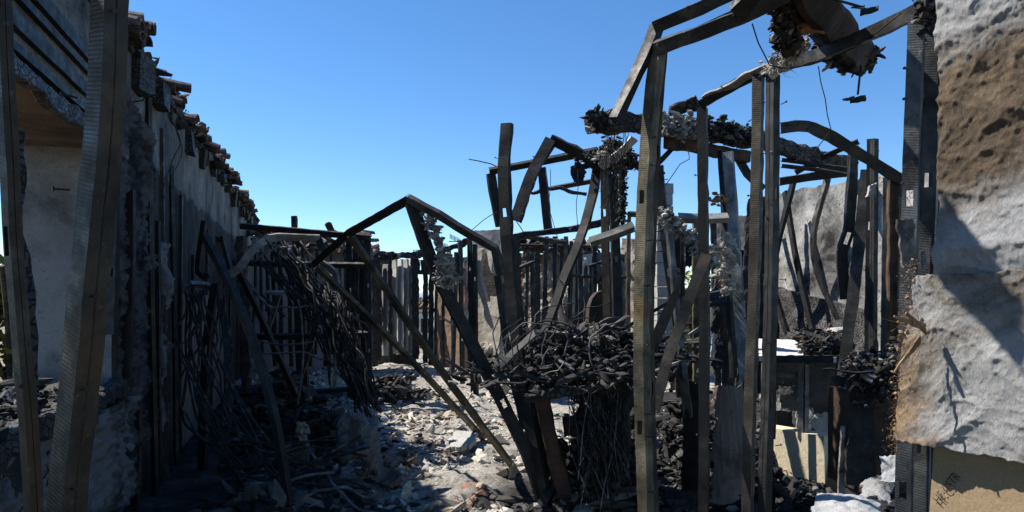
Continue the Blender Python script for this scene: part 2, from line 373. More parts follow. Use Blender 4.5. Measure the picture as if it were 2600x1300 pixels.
def groundf(k):
    c = k.ramp(k.noi(3, 7, .7), [(.3, (.13, .115, .098)), (.45, (.27, .245, .21)), (.6, (.38, .35, .305)), (.75, (.48, .45, .40))])
    c = k.mix(k.ramp(k.noi(26, 5, .75), [(.5, (0,)*3), (.68, (1,)*3)]), c, (.58, .555, .51))
    c = k.mix(k.ramp(k.noi(11, 6, .75), [(.55, (0,)*3), (.64, (1,)*3)]), c, (.03, .028, .027)); c = k.mix(k.ramp(k.noi(1.3, 6, .7), [(.52, (0,)*3), (.66, (.75,)*3)]), c, (.10, .09, .078))
    c = k.mix(k.ramp(k.noi(6, 5, .7), [(.64, (0,)*3), (.72, (.8,)*3)]), c, (.45, .34, .22))
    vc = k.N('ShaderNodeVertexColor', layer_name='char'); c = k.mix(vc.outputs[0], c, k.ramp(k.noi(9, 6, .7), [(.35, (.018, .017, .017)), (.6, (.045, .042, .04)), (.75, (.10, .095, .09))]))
    k.col(c); k.nrm(k.bump(k.noi(30, 7, .75), .9, .04, k.bump(k.noi(90, 4, .7), .7, .012)))
mat('rubble_ground', groundf, spec=.1)
def earthf(k): k.col(k.ramp(k.noi(.4, 8, .7), [(.3, (.12, .10, .07)), (.6, (.22, .19, .13)), (.75, (.10, .12, .05))]))
mat('earth', earthf, spec=.1)
def rubf(stops):
    def f(k):
        g = k.N('ShaderNodeNewGeometry'); s = k.math('FRACT', k.math('ADD', g.outputs['Random Per Island'], k.oi.outputs['Random']))
        c = k.ramp(s, stops, 'CONSTANT'); c = k.mix(1.0, c, k.ramp(k.noi(24, 5, .7), [(.3, (.55,)*3), (.7, (1.15,)*3)]), 'MULTIPLY')
        k.col(k.mix(k.ramp(k.noi(16, 5, .7), [(.58, (0,)*3), (.7, (.8,)*3)]), c, (.04, .038, .036))); k.nrm(k.bump(k.noi(60, 5, .7), .6, .01))
    return f
mat('rubble', rubf([(0, (.41, .375, .32)), (.20, (.51, .47, .41)), (.34, (.29, .265, .225)), (.47, (.57, .53, .47)), (.60, (.45, .37, .26)), (.71, (.11, .10, .092)), (.80, (.62, .59, .545)), (.86, (.04, .038, .036)), (.955, (.32, .15, .095)), (.972, (.55, .49, .37))]), spec=.1)
mat('char_chip', rubf([(0, (.022, .021, .021)), (.28, (.036, .034, .033)), (.48, (.016, .016, .016)), (.66, (.055, .048, .042)), (.80, (.085, .082, .078)), (.92, (.15, .143, .135)), (.98, (.28, .265, .25))]), spec=.2, rough=.8)
mat('ash_clump', rubf([(0, (.24, .23, .215)), (.3, (.34, .325, .305)), (.55, (.17, .163, .155)), (.75, (.42, .405, .38)), (.9, (.08, .077, .074))]), spec=.1)
def terraf(k):
    c = k.ramp(k.noi(5, 6, .7), [(.3, (.15, .085, .058)), (.5, (.26, .155, .11)), (.7, (.34, .23, .175))])
    c = k.mix(k.ramp(k.noi(2.3, 6, .7), [(.42, (0,)*3), (.58, (1,)*3)]), c, (.05, .042, .038)); k.col(c); k.nrm(k.bump(k.noi(50, 4), .4, .006))
mat('terracotta', terraf, spec=.15)
def tilef(k):
    c = k.mix(k.oi.outputs['Random'], (.10, .065, .048), (.24, .19, .16)); c = k.mix(k.ramp(k.noi(8, 6, .7), [(.4, (0,)*3), (.62, (1,)*3)]), c, (.035, .03, .027)); k.col(c); k.nrm(k.bump(k.noi(40, 4), .4, .006))
mat('tile_burnt', tilef, spec=.15)
mat('cable', lambda k: k.col(k.ramp(k.noi(14, 5), [(.42, (.010, .010, .010)), (.58, (.028, .026, .024)), (.70, (.16, .13, .11))])), rough=.75, spec=.2)
mat('wire_ash', lambda k: k.col(k.ramp(k.noi(9, 4), [(.35, (.03, .03, .03)), (.6, (.13, .125, .12)), (.75, (.32, .31, .29))])), rough=.6, spec=.3)
def insf(white, brown, z1=None, edge=None):
    def f(k):
        c = k.mix(k.noi(9, 6, .7), (white[0]*.65, white[1]*.65, white[2]*.65), white)
        m = k.ramp(k.noi(2.1, 6, .65, None, .6), [(.46, (0,)*3), (.60, (1,)*3)])
        if z1:
            z = k.sep().outputs[2]; zz = k.math('ADD', z, k.math('MULTIPLY', k.math('SUBTRACT', k.noi(3, 7, .75), .5), .9))
            m = k.ramp(zz, [(z1[0]-.12, (0,)*3), (z1[0]+.14, (.95,)*3), (z1[1]-.1, (.95,)*3), (z1[1]+.16, (0,)*3)])
        c = k.mix(m, c, k.ramp(k.noi(7, 7, .75), [(.3, (brown[0]*.35, brown[1]*.33, brown[2]*.32)), (.55, brown), (.75, (brown[0]*1.7, brown[1]*1.7, brown[2]*1.7))]))
        if edge is not None:
            x = k.math('ADD', k.sep().outputs[0], k.math('MULTIPLY', k.math('SUBTRACT', k.noi(6, 6, .75), .5), .16))
            c = k.mix(k.ramp(k.math('ADD', x, .5), [(edge+.5, (1,)*3), (edge+.56, (0,)*3)]), c, k.ramp(k.noi(14, 6, .75), [(.3, (.07, .045, .028)), (.5, (.27, .17, .09)), (.66, (.42, .31, .19)), (.78, (.34, .31, .27))]))
        c = k.mix(k.ramp(k.noi(36, 5, .8), [(.60, (0,)*3), (.70, (.8,)*3)]), c, (.06, .055, .05)); k.col(c)
        st = k.N('ShaderNodeMapping'); st.inputs['Rotation'].default_value = (.3, .5, .2); st.inputs['Scale'].default_value = (30, 90, 30); k.l.new(k.vec, st.inputs[0])
        k.nrm(k.bump(k.noi(1.4, 7, .8, st.outputs[0], 1.2), 1.0, .010, k.bump(k.noi(22, 7, .75), .6, .014)))
    return f
mat('insulation_upper', insf((.43, .43, .43), (.145, .105, .068), (.30, .84)), spec=.05)
mat('insulation_lower', insf((.44, .435, .425), (.20, .175, .145), None, -.25), spec=.05)
mat('insulation_sooty', insf((.12, .12, .125), (.03, .03, .031)), spec=.1)
mat('insulation_grey', insf((.25, .245, .24), (.08, .075, .07)), spec=.05)
mat('insulation_white', insf((.62, .60, .56), (.36, .32, .26)), spec=.05)
mat('fibre_tan', lambda k: k.col(k.ramp(k.noi(12, 5), [(.3, (.08, .05, .03)), (.48, (.21, .135, .075)), (.62, (.34, .25, .165)), (.75, (.30, .28, .25))])), spec=.05)
mat('cardboard', plasterf((.27, .195, .115), (.32, .235, .145), .03, .12, 120, speck=.78), spec=.1)
mat('ink', lambda k: k.col(k.ramp(k.noi(60, 3), [(.4, (.03, .025, .02)), (.7, (.06, .045, .03))])))
mat('char_black', lambda k: (k.col(k.ramp(k.noi(7, 6, .7), [(.35, (.012, .012, .012)), (.6, (.035, .033, .031)), (.75, (.085, .08, .075))])), k.nrm(k.bump(k.noi(25, 6, .7), .8, .02))))
mat('blue_panel', lambda k: (k.col(k.ramp(k.noi(7, 5, .7), [(.4, (.015, .02, .028)), (.65, (.05, .075, .10))])), k.nrm(k.bump(k.noi(25, 6, .7), .4, .01))))
mat('leaf', lambda k: k.col(k.ramp(k.N('ShaderNodeNewGeometry').outputs['Random Per Island'], [(0, (.05, .075, .012)), (.5, (.12, .14, .022)), (1, (.20, .19, .04))])), rough=.6)
mat('bark', lambda k: k.col(k.ramp(k.noi(12, 5), [(.4, (.05, .04, .03)), (.7, (.12, .10, .08))])))
mat('hill', lambda k: k.col(k.ramp(k.noi(.004, 6), [(.4, (.16, .20, .27)), (.7, (.24, .28, .36))])))
mat('glass', lambda k: k.col(k.ramp(.5, [(0, (.02, .025, .03)), (1, (.02, .025, .03))])), rough=.08, spec=.6)

# ------------------------------------------------------------------ the ground and the far setting
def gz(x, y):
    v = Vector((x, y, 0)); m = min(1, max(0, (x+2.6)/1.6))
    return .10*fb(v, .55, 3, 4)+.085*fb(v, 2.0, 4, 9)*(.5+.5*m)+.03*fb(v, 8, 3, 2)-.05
def char_shade(x, y):                                  # burnt floor, with the left wall's shade painted in as black
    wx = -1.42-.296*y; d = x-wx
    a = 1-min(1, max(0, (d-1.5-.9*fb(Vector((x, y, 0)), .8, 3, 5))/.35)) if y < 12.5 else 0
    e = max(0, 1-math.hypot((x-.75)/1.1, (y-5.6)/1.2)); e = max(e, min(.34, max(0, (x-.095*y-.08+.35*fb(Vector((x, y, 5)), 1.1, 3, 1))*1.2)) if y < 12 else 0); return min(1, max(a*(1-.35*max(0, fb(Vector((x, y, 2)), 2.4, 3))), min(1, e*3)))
x0, x1, y0, y1, nx, ny = -9, 9, .4, 21, 230, 300
vs = []; cl = []
for j in range(ny+1):
    for i in range(nx+1):
        y = y0+(y1-y0)*(j/ny)**1.25; x = x0+(x1-x0)*i/nx
        edge = i in (0, nx) or j in (0, ny)
        vs.append((x, y, -1.7 if edge else gz(x, y))); cl.append(char_shade(x, y))
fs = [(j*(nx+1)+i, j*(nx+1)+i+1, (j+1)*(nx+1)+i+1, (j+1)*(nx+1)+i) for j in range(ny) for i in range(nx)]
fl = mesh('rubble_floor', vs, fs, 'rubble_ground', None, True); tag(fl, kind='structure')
ca = fl.data.color_attributes.new('char', 'FLOAT_COLOR', 'POINT'); ca.data.foreach_set('color', np.repeat(np.array(cl), 4).tolist())  # layer holds burnt black plus the shade painted along the left wall
tag(mesh('ground', [(-6000, -400, -1.6), (6000, -400, -1.6), (6000, 9000, -1.6), (-6000, 9000, -1.6)], [(0, 1, 2, 3)], 'earth'), kind='structure')
vs = []; fs = []; n = 120
for i in range(n+1):
    x = -4000+8000*i/n; h = 25+75*max(0, fb(Vector((x*.0012, 3, 0)), 1, 5, 2))+18*fb(Vector((x*.006, 1, 0)), 1, 4)
    vs += [(x, 3500, -2), (x, 3900, h), (x, 4600, -2)]
for i in range(n): a = i*3; fs += [(a, a+3, a+4, a+1), (a+1, a+4, a+5, a+2)]
tag(mesh('hills', vs, fs, 'hill', None, True), kind='structure')

def tile_v(c, ax, up, L=.42, r=.085, t=.014, arc=1.0, n=6, taper=.88):
    ax = Vector(ax).normalized(); up = Vector(up); up = (up-ax*up.dot(ax)).normalized(); s = ax.cross(up); v = []; f = []
    for (e, rr0) in ((-.5, r), (.5, r*taper)):
        for q in (rr0, rr0-t):
            for k in range(n+1):
                a = -math.pi/2*arc+math.pi*arc*k/n; v.append(Vector(c)+ax*L*e+s*math.sin(a)*q+up*(math.cos(a)*q))
    m = n+1
    for k in range(n):
        f += [(k, k+1, 2*m+k+1, 2*m+k), (m+k+1, m+k, 3*m+k, 3*m+k+1), (k+1, k, m+k, m+k+1), (2*m+k, 2*m+k+1, 3*m+k+1, 3*m+k)]
    f += [(0, 2*m, 3*m, m), (n, m+n, 3*m+n, 2*m+n)]
    return v, f
def house(px, Y, wd, dp, eave, ridge, label):
    c = P(px, HY, Y); t = thing('house', label, 'house', (c.x, c.y, -1.6), 'neighbouring houses')
    v, f = [], []; box(v, f, (c.x, c.y+dp/2, (eave-1.6)/2), wd, dp, eave+1.6); mesh('wall', v, f, 'house_white', t)
    for k in range(7): v, f = [], []; box(v, f, (c.x, c.y-.01, -1.4+.42*k), wd*1.001, .03, .05); mesh('siding_joint', v, f, 'plaster_grey', t)
    ov = .5; a = [(c.x-wd/2-ov, c.y-ov, eave), (c.x+wd/2+ov, c.y-ov, eave), (c.x+wd/2-1, c.y+dp/2, ridge), (c.x-wd/2+1, c.y+dp/2, ridge), (c.x+wd/2+ov, c.y+dp+ov, eave), (c.x-wd/2-ov, c.y+dp+ov, eave)]
    rf = mesh('roof', a, [(0, 1, 2, 3), (2, 1, 4), (3, 2, 4, 5), (0, 3, 5), (0, 5, 4, 1)], 'terracotta', t)
    v, f = [], []; rows = int(wd/.28)
    for i in range(rows):
        x = c.x-wd/2+.6+(wd-1.2)*i/rows; L = math.hypot(dp/2+ov, ridge-eave)*.9
        a, b = tile_v((x, c.y-ov+(dp/2+ov)*.45, eave+(ridge-eave)*.45+.03), (0, dp/2+ov, ridge-eave), (0, -.3, 1), L, .12, .03, n=3); k = len(v); v += a; f += [tuple(k+q for q in g) for g in b]
    tag(mesh('roof_tiles', v, f, 'terracotta', rf), kind='stuff')
    for dx in (-.25, .2):
        v, f = [], []; box(v, f, (c.x+dx*wd, c.y-.02, eave-1.1), 1.0, .08, 1.1); wn = mesh('window', v, f, 'house_white', t)
        v, f = [], []; box(v, f, (c.x+dx*wd, c.y-.07, eave-1.1), .84, .03, .94); mesh('pane', v, f, 'glass', wn)
    return t
house(850, 32, 5.6, 6, 1.45, 3.0, 'white boarded house with clay tile roof seen between charred studs')
house(1170, 46, 9, 8, .95, 1.75, 'distant white house with orange tile roof in the rear opening')

def tree(px, Y, z, r, n, label, ground=-1.6, ls=.13):
    c = P(px, HY, Y); t = thing('tree', label, 'tree', (c.x, c.y, ground), 'trees outside the ruin')
    top = Vector((c.x, c.y, z)); tube([Vector((c.x, c.y, ground)), Vector((c.x+.1, c.y, (ground+z)/2)), top], .09*r, 'bark', t, 'trunk', n=8)
    for k in range(6):
        a = k*1.05; tube([Vector((c.x, c.y, z-.6*r)), top+Vector((math.cos(a)*r*.5, math.sin(a)*r*.5, r*.3)), top+Vector((math.cos(a)*r*.85, math.sin(a)*r*.85, r*(.2+.5*(k % 2))))], .03*r, 'bark', t, 'limb', n=5)
    v = []; f = []; cl = [(rng.normal(0, .45, 3)*r, rng.uniform(.25, .5)*r) for _ in range(14)]
    for i in range(n):
        cc, cr = cl[i % 14]; d = rng.normal(0, 1, 3); d /= np.linalg.norm(d); p = np.array(top)+cc+d*cr*rng.uniform(.55, 1)
        a = rng.normal(0, 1, 3); a /= np.linalg.norm(a); b = np.cross(a, rng.normal(0, 1, 3)); b /= np.linalg.norm(b)+1e-6; s = ls*rng.uniform(.6, 1.3); k = len(v)
        v += [p-a*s, p+b*s*.4, p+a*s, p-b*s*.4]; f.append((k, k+1, k+2, k+3))
    mesh('crown', v, f, 'leaf', t)
tree(1745, 22, .9, 1.9, 4200, 'yellow green tree behind the block pillar')
tree(1530, 17, .9, .9, 1500, 'small pale bush behind the rusty metal hood')
tree(30, 12, 1.0, 1.6, 3000, 'leafy tree glimpsed through the gap in the left window')

# ------------------------------------------------------------------ left wall with window openings
LD = Vector((-.296, 1, 0)).normalized(); LN = Vector((-1, -.296, 0)).normalized()     # along the wall, outwards
def Lw(s, t, z): return Vector((-1.42, 0, 0))+LD*s+LN*t+Vector((0, 0, z))
def sY(px): return 1.42/((CX-px)/F-.296)*1.0429                                         # wall distance at an image column
TH = .64
lw = thing('stucco_wall', 'long soot stained stucco wall with window openings on the left', 'wall', Lw(9, 0, 0))
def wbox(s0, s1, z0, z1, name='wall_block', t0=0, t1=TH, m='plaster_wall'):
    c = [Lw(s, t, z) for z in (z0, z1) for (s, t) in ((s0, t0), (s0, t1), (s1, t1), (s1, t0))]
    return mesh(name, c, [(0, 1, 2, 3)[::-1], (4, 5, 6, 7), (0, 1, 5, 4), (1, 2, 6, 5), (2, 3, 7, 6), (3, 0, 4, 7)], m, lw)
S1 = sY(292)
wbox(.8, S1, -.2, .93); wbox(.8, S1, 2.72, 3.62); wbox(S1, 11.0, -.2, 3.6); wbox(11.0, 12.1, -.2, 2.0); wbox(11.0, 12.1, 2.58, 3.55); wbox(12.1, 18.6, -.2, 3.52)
wbox(-.5, .8, -.2, 3.6)
wbox(S1-.02, S1-.002, .935, 2.70, 'window_reveal', .02, TH, 'plaster_grey'); wbox(.82, S1-.024, 2.695, 2.717, 'window_soffit', .02, TH, 'plaster_rusty')
v, f = [], []
# header tracks over the near window
for k, (z, h) in enumerate(((2.80, .05), (2.93, .09), (3.06, .045), (3.17, .10))):
    chan([Lw(.9, -.03, z), Lw(3, -.035, z+.005), Lw(S1+.05, -.03, z-.01)], h, .05, 0, 'steel_dark', lw, 'header_track', 'u', hint=(1, 0, 0), seg=.12)
plank([Lw(.9, -.02, 2.70), Lw(2.5, -.02, 2.69), Lw(S1+.1, -.02, 2.70)], .10, .07, 0, 'wood_char_ash', lw, 'head_plate', .012, hint=(1, 0, 0))
plank([Lw(1, -.03, .93), Lw(S1+.2, -.03, .95)], .12, .10, 0, 'wood_char', lw, 'sill_plate', .015, hint=(1, 0, 0))
# vertical studs on the inner face
for (pa, ya, pb, yb, off, wd, m, rt) in ((283, 420, 278, 850, .06, .09, 'steel_dark', 20), (322, 480, 312, 960, .10, .11, 'steel_dark', 0), (372, 232, 392, 1330, .16, .06, 'steel_brown', 25), (408, 325, 425, 1330, .16, .05, 'steel_brown', -20), (430, 420, 446, 1330, .12, .05, 'steel_grey', 30), (398, 560, 404, 1330, .2, .04, 'steel_dark', 0), (345, 1010, 338, 1330, .14, .06, 'steel_grey', 10)):
    Y = sY((pa+pb)/2)/1.0429-off*1.2
    chan([(pa, ya, Y), ((pa*.6+pb*.4)+R.uniform(-4, 4), ya*.6+yb*.4, Y-.02), (pb, yb, Y-.05)], wd, .04, rt, m, lw, 'stud', nsc=3)
# sheathing boards lower on the wall beyond the window
b0 = sY(445); 
for i in range(9):
    s0 = b0+i*.42; z1 = 1.55+R.uniform(-.08, .15)
    if i == 5: continue
    sheet('board', Lw(s0, -.07, 0), Lw(s0+.40, -.07, 0), Lw(s0+.40, -.07, z1), Lw(s0, -.07, z1), 4, 12, .012, 2, .015, .02, 'board_brown', lw)
chan([Lw(b0-.2, -.16, 1.74), Lw(b0+.6, -.2, 1.75), Lw(b0+1.3, -.22, 1.72)], .09, .05, 60, 'steel_dark', lw, 'ledge_track', 'u', hint=(1, 0, 0))
for k in range(9):
    s0 = 7.6+k*1.05+R.uniform(-.2, .2); z1 = R.uniform(2.0, 2.85)
    chan([Lw(s0, -.05, .05), Lw(s0+.05, -.06, z1)], .06, .04, R.uniform(-40, 40), R.choice(('steel_dark', 'wood_char')), lw, 'stud', 's', hint=(1, -.5, 0))
tag(sheet('insulation_batt', Lw(.9, -.05, .0), Lw(S1+.45, -.05, .0), Lw(S1+.45, -.05, .88), Lw(.9, -.02, .9), 110, 50, .06, 2.6, .08, .06, 'insulation_grey', None, smooth=True, fine=.045), 'matted sooty insulation filling the wall under the left window', 'insulation')
tag(sheet('insulation_batt', Lw(S1+.02, -.03, .3), Lw(S1+1.25, -.03, .3), Lw(S1+1.15, -.02, 3.1), Lw(S1-.1, -.02, 3.35), 70, 130, .06, 2.8, .06, .12, 'insulation_sooty', None, smooth=True, fine=.05), 'black tattered insulation hanging beside the left window', 'insulation')
tag(sheet('insulation_batt', Lw(S1+1.35, -.06, .3), Lw(S1+1.75, -.06, .3), Lw(S1+1.8, -.06, 2.2), Lw(S1+1.4, -.06, 2.25), 20, 80, .08, 3, .05, .10, 'insulation_grey', None, smooth=True, fine=.03), 'narrow grey insulation scrap between thin studs on the left wall', 'insulation')

sd = thing('sill_debris', 'black char and torn flakes along the left window sill', 'debris', Lw(3.5, .2, .93)); clump(sd, [Lw(R.uniform(1, S1), R.uniform(.0, .62), .95+R.uniform(0, .07)) for _ in range(160)], 2600, .015, .12, 'char_chip', 'chips', .03)
# tiled eave on the wall top: every tile its own piece
ev = thing('tiled_eave', 'broken clay tile eave along the top of the left wall', 'roof', Lw(9, .1, 3.55))
nm = 0
ss = 3.2
plank([Lw(.5, .12, 3.66), Lw(6, .12, 3.65), Lw(12, .12, 3.58), Lw(18.6, .12, 3.53)], .30, .10, 90, 'wood_char', ev, 'top_plate', .02, hint=(1, 0, 0), seg=.12)
while ss < 18.5:
    v, f = [], []; hgt = R.uniform(.08, .28); top = 3.62-.005*ss
    box(v, f, Lw(ss, .01-R.uniform(0, .09), top-hgt*.5), R.uniform(.06, .2), R.uniform(.12, .34), hgt, math.atan2(.296, 1)+R.uniform(-.15, .15), .025)
    mesh('rafter_stub', v, f, 'wood_char' if R.random() < .8 else 'wood_burnt', ev); ss += R.uniform(.3, 1.1)
def etile(s, t, z, L=.42, tilt=.15, yaw=0, r=.085):
    ax = (-LN+Vector((0, 0, -tilt))+LD*yaw).normalized(); v, f = tile_v(Lw(s, t, z), ax, (0, 0, 1) if R.random() < .75 else (0, 0, -1), L, r, .016); mesh('roof_tile', v, f, 'tile_burnt', ev)
for (pxc, py_off, n, proj) in ((333, 0, 10, .13), (424, 0, 1, .20), (455, 0, 3, .10), (480, 0, 3, .08), (505, 0, 3, .08), (530, 0, 5, .10), (552, 0, 6, .16), (575, 0, 7, .2), (595, 0, 7, .16), (612, 0, 9, .18), (622, 0, 10, .2), (632, 0, 10, .2)):
    for k in range(n):
        s = sY(pxc-14*R.random()-8); etile(s+R.uniform(-.15, .15), -.75*proj*R.uniform(.1, 1.0)+.08, 3.70-.006*s+.035*R.randint(0, max(1, min(3, n//2)))+R.uniform(-.02, .02), R.uniform(.3, .45), R.uniform(-.05, .35), R.uniform(-.2, .2))
for k in range(40):
    s = R.uniform(3.5, 18.4); etile(s, R.uniform(.1, .5), 3.74+R.uniform(-.02, .06)-.006*s, R.uniform(.2, .42), R.uniform(-.2, .3), R.uniform(-.6, .6))
etile(sY(405), -.06, 3.64, .42, .12, .05); 

# ------------------------------------------------------------------ near left studs
chan([(247, -40, 1.50), (236, 250, 1.50), (196, 700, 1.51), (132, 1360, 1.55)], .086, .058, 38, 'steel_brown', None, 'steel_stud', 'c', .002, 'broad grey brown steel stud leaning across the left foreground', twist=-6, nsc=6, smooth=True)
chan([(-16, -40, 1.58), (-1, 300, 1.6), (20, 650, 1.62), (55, 1080, 1.64), (74, 1360, 1.66)], .040, .032, 30, 'steel_brown', None, 'steel_stud', 'c', .002, 'narrow brown stud at the far left edge of the view', nsc=6)
plank([(36, 330, 2.6), (50, 620, 2.6), (68, 800, 2.6), (86, 1010, 2.6)], .045, .05, 20, 'wood_char', None, 'charred_post', .012, 'thin black charred post just right of the leftmost stud', 'post')

# ------------------------------------------------------------------ collapsed frame with an angular top, centre left
cf = thing('collapsed_frame', 'collapsed steel frame with a peaked top and three leaning studs', 'frame', P(1300, 1190, 6.5))
chan([(795, 672, 7.0), (885, 592, 5.6), (1036, 508, 4.75)], .075, .04, 20, 'steel_dark', cf, 'top_track', 'u', smooth=False)
chan([(1032, 507, 4.74), (1110, 548, 4.7), (1180, 592, 4.7), (1253, 634, 4.7), (1268, 700, 4.75)], .06, .045, 40, 'steel_grey', cf, 'top_track', 'u', smooth=False)
chan([(1046, 515, 4.78), (1110, 690, 4.85), (1205, 880, 4.95), (1330, 1130, 5.0), (1400, 1330, 5.05)], .10, .045, -25, 'steel_dark', cf, 'stud', nsc=5)
chan([P(886, 600, 5.62), P(886, 600, 5.62).lerp(P(1303, 1193, 6.45), .5)+Vector((-.02, 0, -.02)), P(1303, 1193, 6.45)], .075, .04, 40, 'steel_olive', cf, 'stud', nsc=6)
chan([P(802, 680, 7.0), P(802, 680, 7.0).lerp(P(1228, 1120, 7.9), .5)+Vector((.02, 0, .02)), P(1228, 1120, 7.9)], .092, .045, 50, 'steel_olive', cf, 'stud', nsc=6)
clump(cf, [P(1088+62*t/30, 545+170*t/30, 4.78) for t in range(31)]+[P(1125+R.uniform(-14, 16), 690+R.uniform(-30, 30), 4.8) for t in range(40)], 1100, .008, .05, 'ash_clump', 'clinging_ash', .02)

# ------------------------------------------------------------------ tall twisted studs in the middle
chan([(1284, 312, 5.0), (1277, 450, 5.0), (1290, 690, 5.0), (1322, 960, 5.0), (1372, 1230, 5.0), (1392, 1350, 5.0)], .10, .05, 25, 'steel_dark', None, 'steel_stud', 'c', .004, 'tall curved black stud with torn top rising left of centre', twist=18, nsc=5)
chan([(1305, 600, 5.2), (1318, 760, 5.2), (1345, 980, 5.2), (1400, 1240, 5.15)], .07, .05, -30, 'steel_brown', None, 'steel_stud', 'c', .003, 'brown grey stud pressed against the tall curved stud, lower half', nsc=3)
chan([(1262, 700, 5.35), (1290, 900, 5.35), (1330, 1090, 5.3)], .06, .04, 15, 'steel_grey', None, 'steel_stud', 's', .003, 'short leaning stud scrap just left of the tall curved stud')
chan([(1305, 560, 5.4), (1345, 450, 5.4), (1398, 352, 5.4)], .10, .05, -20, 'steel_dark', None, 'bent_track', 'u', .004, 'wide bent track rising diagonally to a sharp peak', 'track', nsc=3)
chan([(1396, 354, 5.42), (1455, 385, 5.4), (1530, 425, 5.4)], .09, .045, 30, 'steel_dark', None, 'bent_track', 'u', .004, 'short dark track sloping right down from the sharp peak', 'track')
chan([(1514, 424, 5.5), (1506, 475, 5.5), (1487, 553, 5.5), (1468, 615, 5.48), (1433, 695, 5.5), (1400, 790, 5.5), (1352, 905, 5.5)], .085, .04, 28, 'steel_dark', None, 'steel_stud', 'c', .004, 'buckled stud bending left down to the black heap', twist=25, nsc=4)
chan([(1533, 420, 5.9), (1536, 650, 5.9), (1546, 950, 5.9)], .075, .04, 30, 'steel_brown', None, 'steel_stud', 'c', .003, 'left one of two upright studs behind the black heap', nsc=4)
chan([(1556, 440, 6.0), (1566, 650, 6.0), (1572, 980, 6.0)], .095, .04, -15, 'steel_dark', None, 'steel_stud', 'c', .003, 'right one of two upright studs behind the black heap', nsc=4)
chan([(1500, 622, 4.6), (1560, 602, 4.6), (1612, 582, 4.6)], .075, .05, 60, 'steel_ash', None, 'bent_track', 'u', .002, 'short pale rail jutting left from the big near post', 'track')
tf = thing('transom_frame', 'skewed empty window frame of charred rails high left of centre', 'frame', P(1400, 1000, 6.5))
chan([(1243, 438, 6.4), (1380, 412, 6.45), (1520, 385, 6.5)], .07, .05, 40, 'steel_dark', tf, 'top_rail', 'u')
plank([(1300, 603, 6.5), (1400, 588, 6.5), (1530, 565, 6.5)], .06, .06, 0, 'wood_char', tf, 'bottom_rail', .008)
chan([(1374, 425, 6.5), (1382, 510, 6.5), (1391, 592, 6.5)], .085, .05, 20, 'steel_dark', tf, 'mullion', 's')
chan([(1248, 440, 6.42), (1258, 505, 6.45), (1272, 575, 6.5)], .095, .05, -20, 'steel_dark', tf, 'side_stud')
plank([(1342, 488, 6.6), (1420, 478, 6.6), (1490, 492, 6.6)], .035, .035, 0, 'wood_char_ash', tf, 'broken_lath', .014)
chan([(1400, 480, 6.7), (1500, 462, 6.7)], .05, .03, 30, 'steel_grey', tf, 'broken_rail', 'u')
tag(sheet('metal_flap', P(1455, 478, 6.2), P(1492, 470, 6.2), P(1500, 405, 6.2), P(1436, 415, 6.2), 14, 14, .04, 5, .006, .06, 'char_black'), 'torn black metal flap hanging from the transom frame', 'metal scrap')
kn = thing('char_clump', 'knot of charred plaster and wire where bent tracks meet', 'debris', P(1550, 470, 5.5))
clump(kn, [P(1548+R.gauss(0, 24), 412+R.gauss(0, 11), 5.5) for _ in range(60)], 800, .012, .07, 'char_chip', 'char_lumps', .025)
clump(kn, [P(1556+R.gauss(0, 12), 372+R.gauss(0, 8), 5.5) for _ in range(30)], 300, .012, .06, 'char_chip', 'char_lumps', .02)
clump(kn, [P(1580+3*math.sin(k), 440+k*2.2, 5.6) for k in range(60)], 420, .01, .045, 'char_chip', 'char_lumps', .015)
clump(kn, [P(1540+R.gauss(0, 22), 400+R.gauss(0, 10), 5.35) for _ in range(20)], 120, .012, .05, 'ash_clump', 'ash_lumps', .02)
plank([(1530, 425, 5.4), (1570, 392, 5.3), (1610, 352, 5.2)], .07, .03, 30, 'plaster_white', kn, 'pale_strip', .01)

# ------------------------------------------------------------------ long charred beam
bm_ = thing('charred_beam', 'long thick charred roof beam crossing behind the near post', 'beam', P(1700, 340, 5.2))
plank([(1500, 312, 4.9), (1600, 308, 5.1), (1750, 325, 5.35), (1905, 352, 5.7), (2030, 388, 6.1), (2160, 428, 6.6)], .14, .15, 8, 'wood_char', bm_, 'beam', .022, seg=.03)
plank([(1690, 362, 5.2), (1780, 378, 5.35), (1900, 398, 5.6)], .09, .05, 0, 'wood_brown', bm_, 'under_plate', .006)
clump(bm_, [P(x, 300+(x-1690)*.12+R.uniform(-8, 36), 5.0) for x in range(1686, 1780, 3)], 800, .01, .05, 'ash_clump', 'ash_crust', .018)
clump(bm_, [P(x, 306+(x-1690)*.14+R.uniform(-14, 30), 5.1+(x-1690)*.0016) for x in range(1700, 1905, 3)], 900, .012, .07, 'char_chip', 'char_crust', .022)
plank([(1700, 278, 5.1), (1740, 268, 5.1), (1772, 258, 5.05)], .10, .03, 40, 'wood_char', bm_, 'char_flake', .02)
clump(ev, [Lw(q, R.uniform(-.06, .25), 3.68-.006*q+R.uniform(-.05, .06)) for q in np.linspace(3.4, 18.4, 160)], 1500, .02, .16, 'char_chip', 'char_flakes', .05)
clump(ev, [Lw(q, R.uniform(-.12, .25), 3.72-.006*q+R.uniform(-.03, .06)) for q in np.linspace(3.4, 18.4, 90)], 260, .03, .20, 'tile_burnt', 'tile_shards', .05, .25)
clump(bm_, [P(1500+R.uniform(-4, 60), 290+R.uniform(0, 36), 4.85) for _ in range(30)], 500, .012, .06, 'char_chip', 'char_crust', .012)

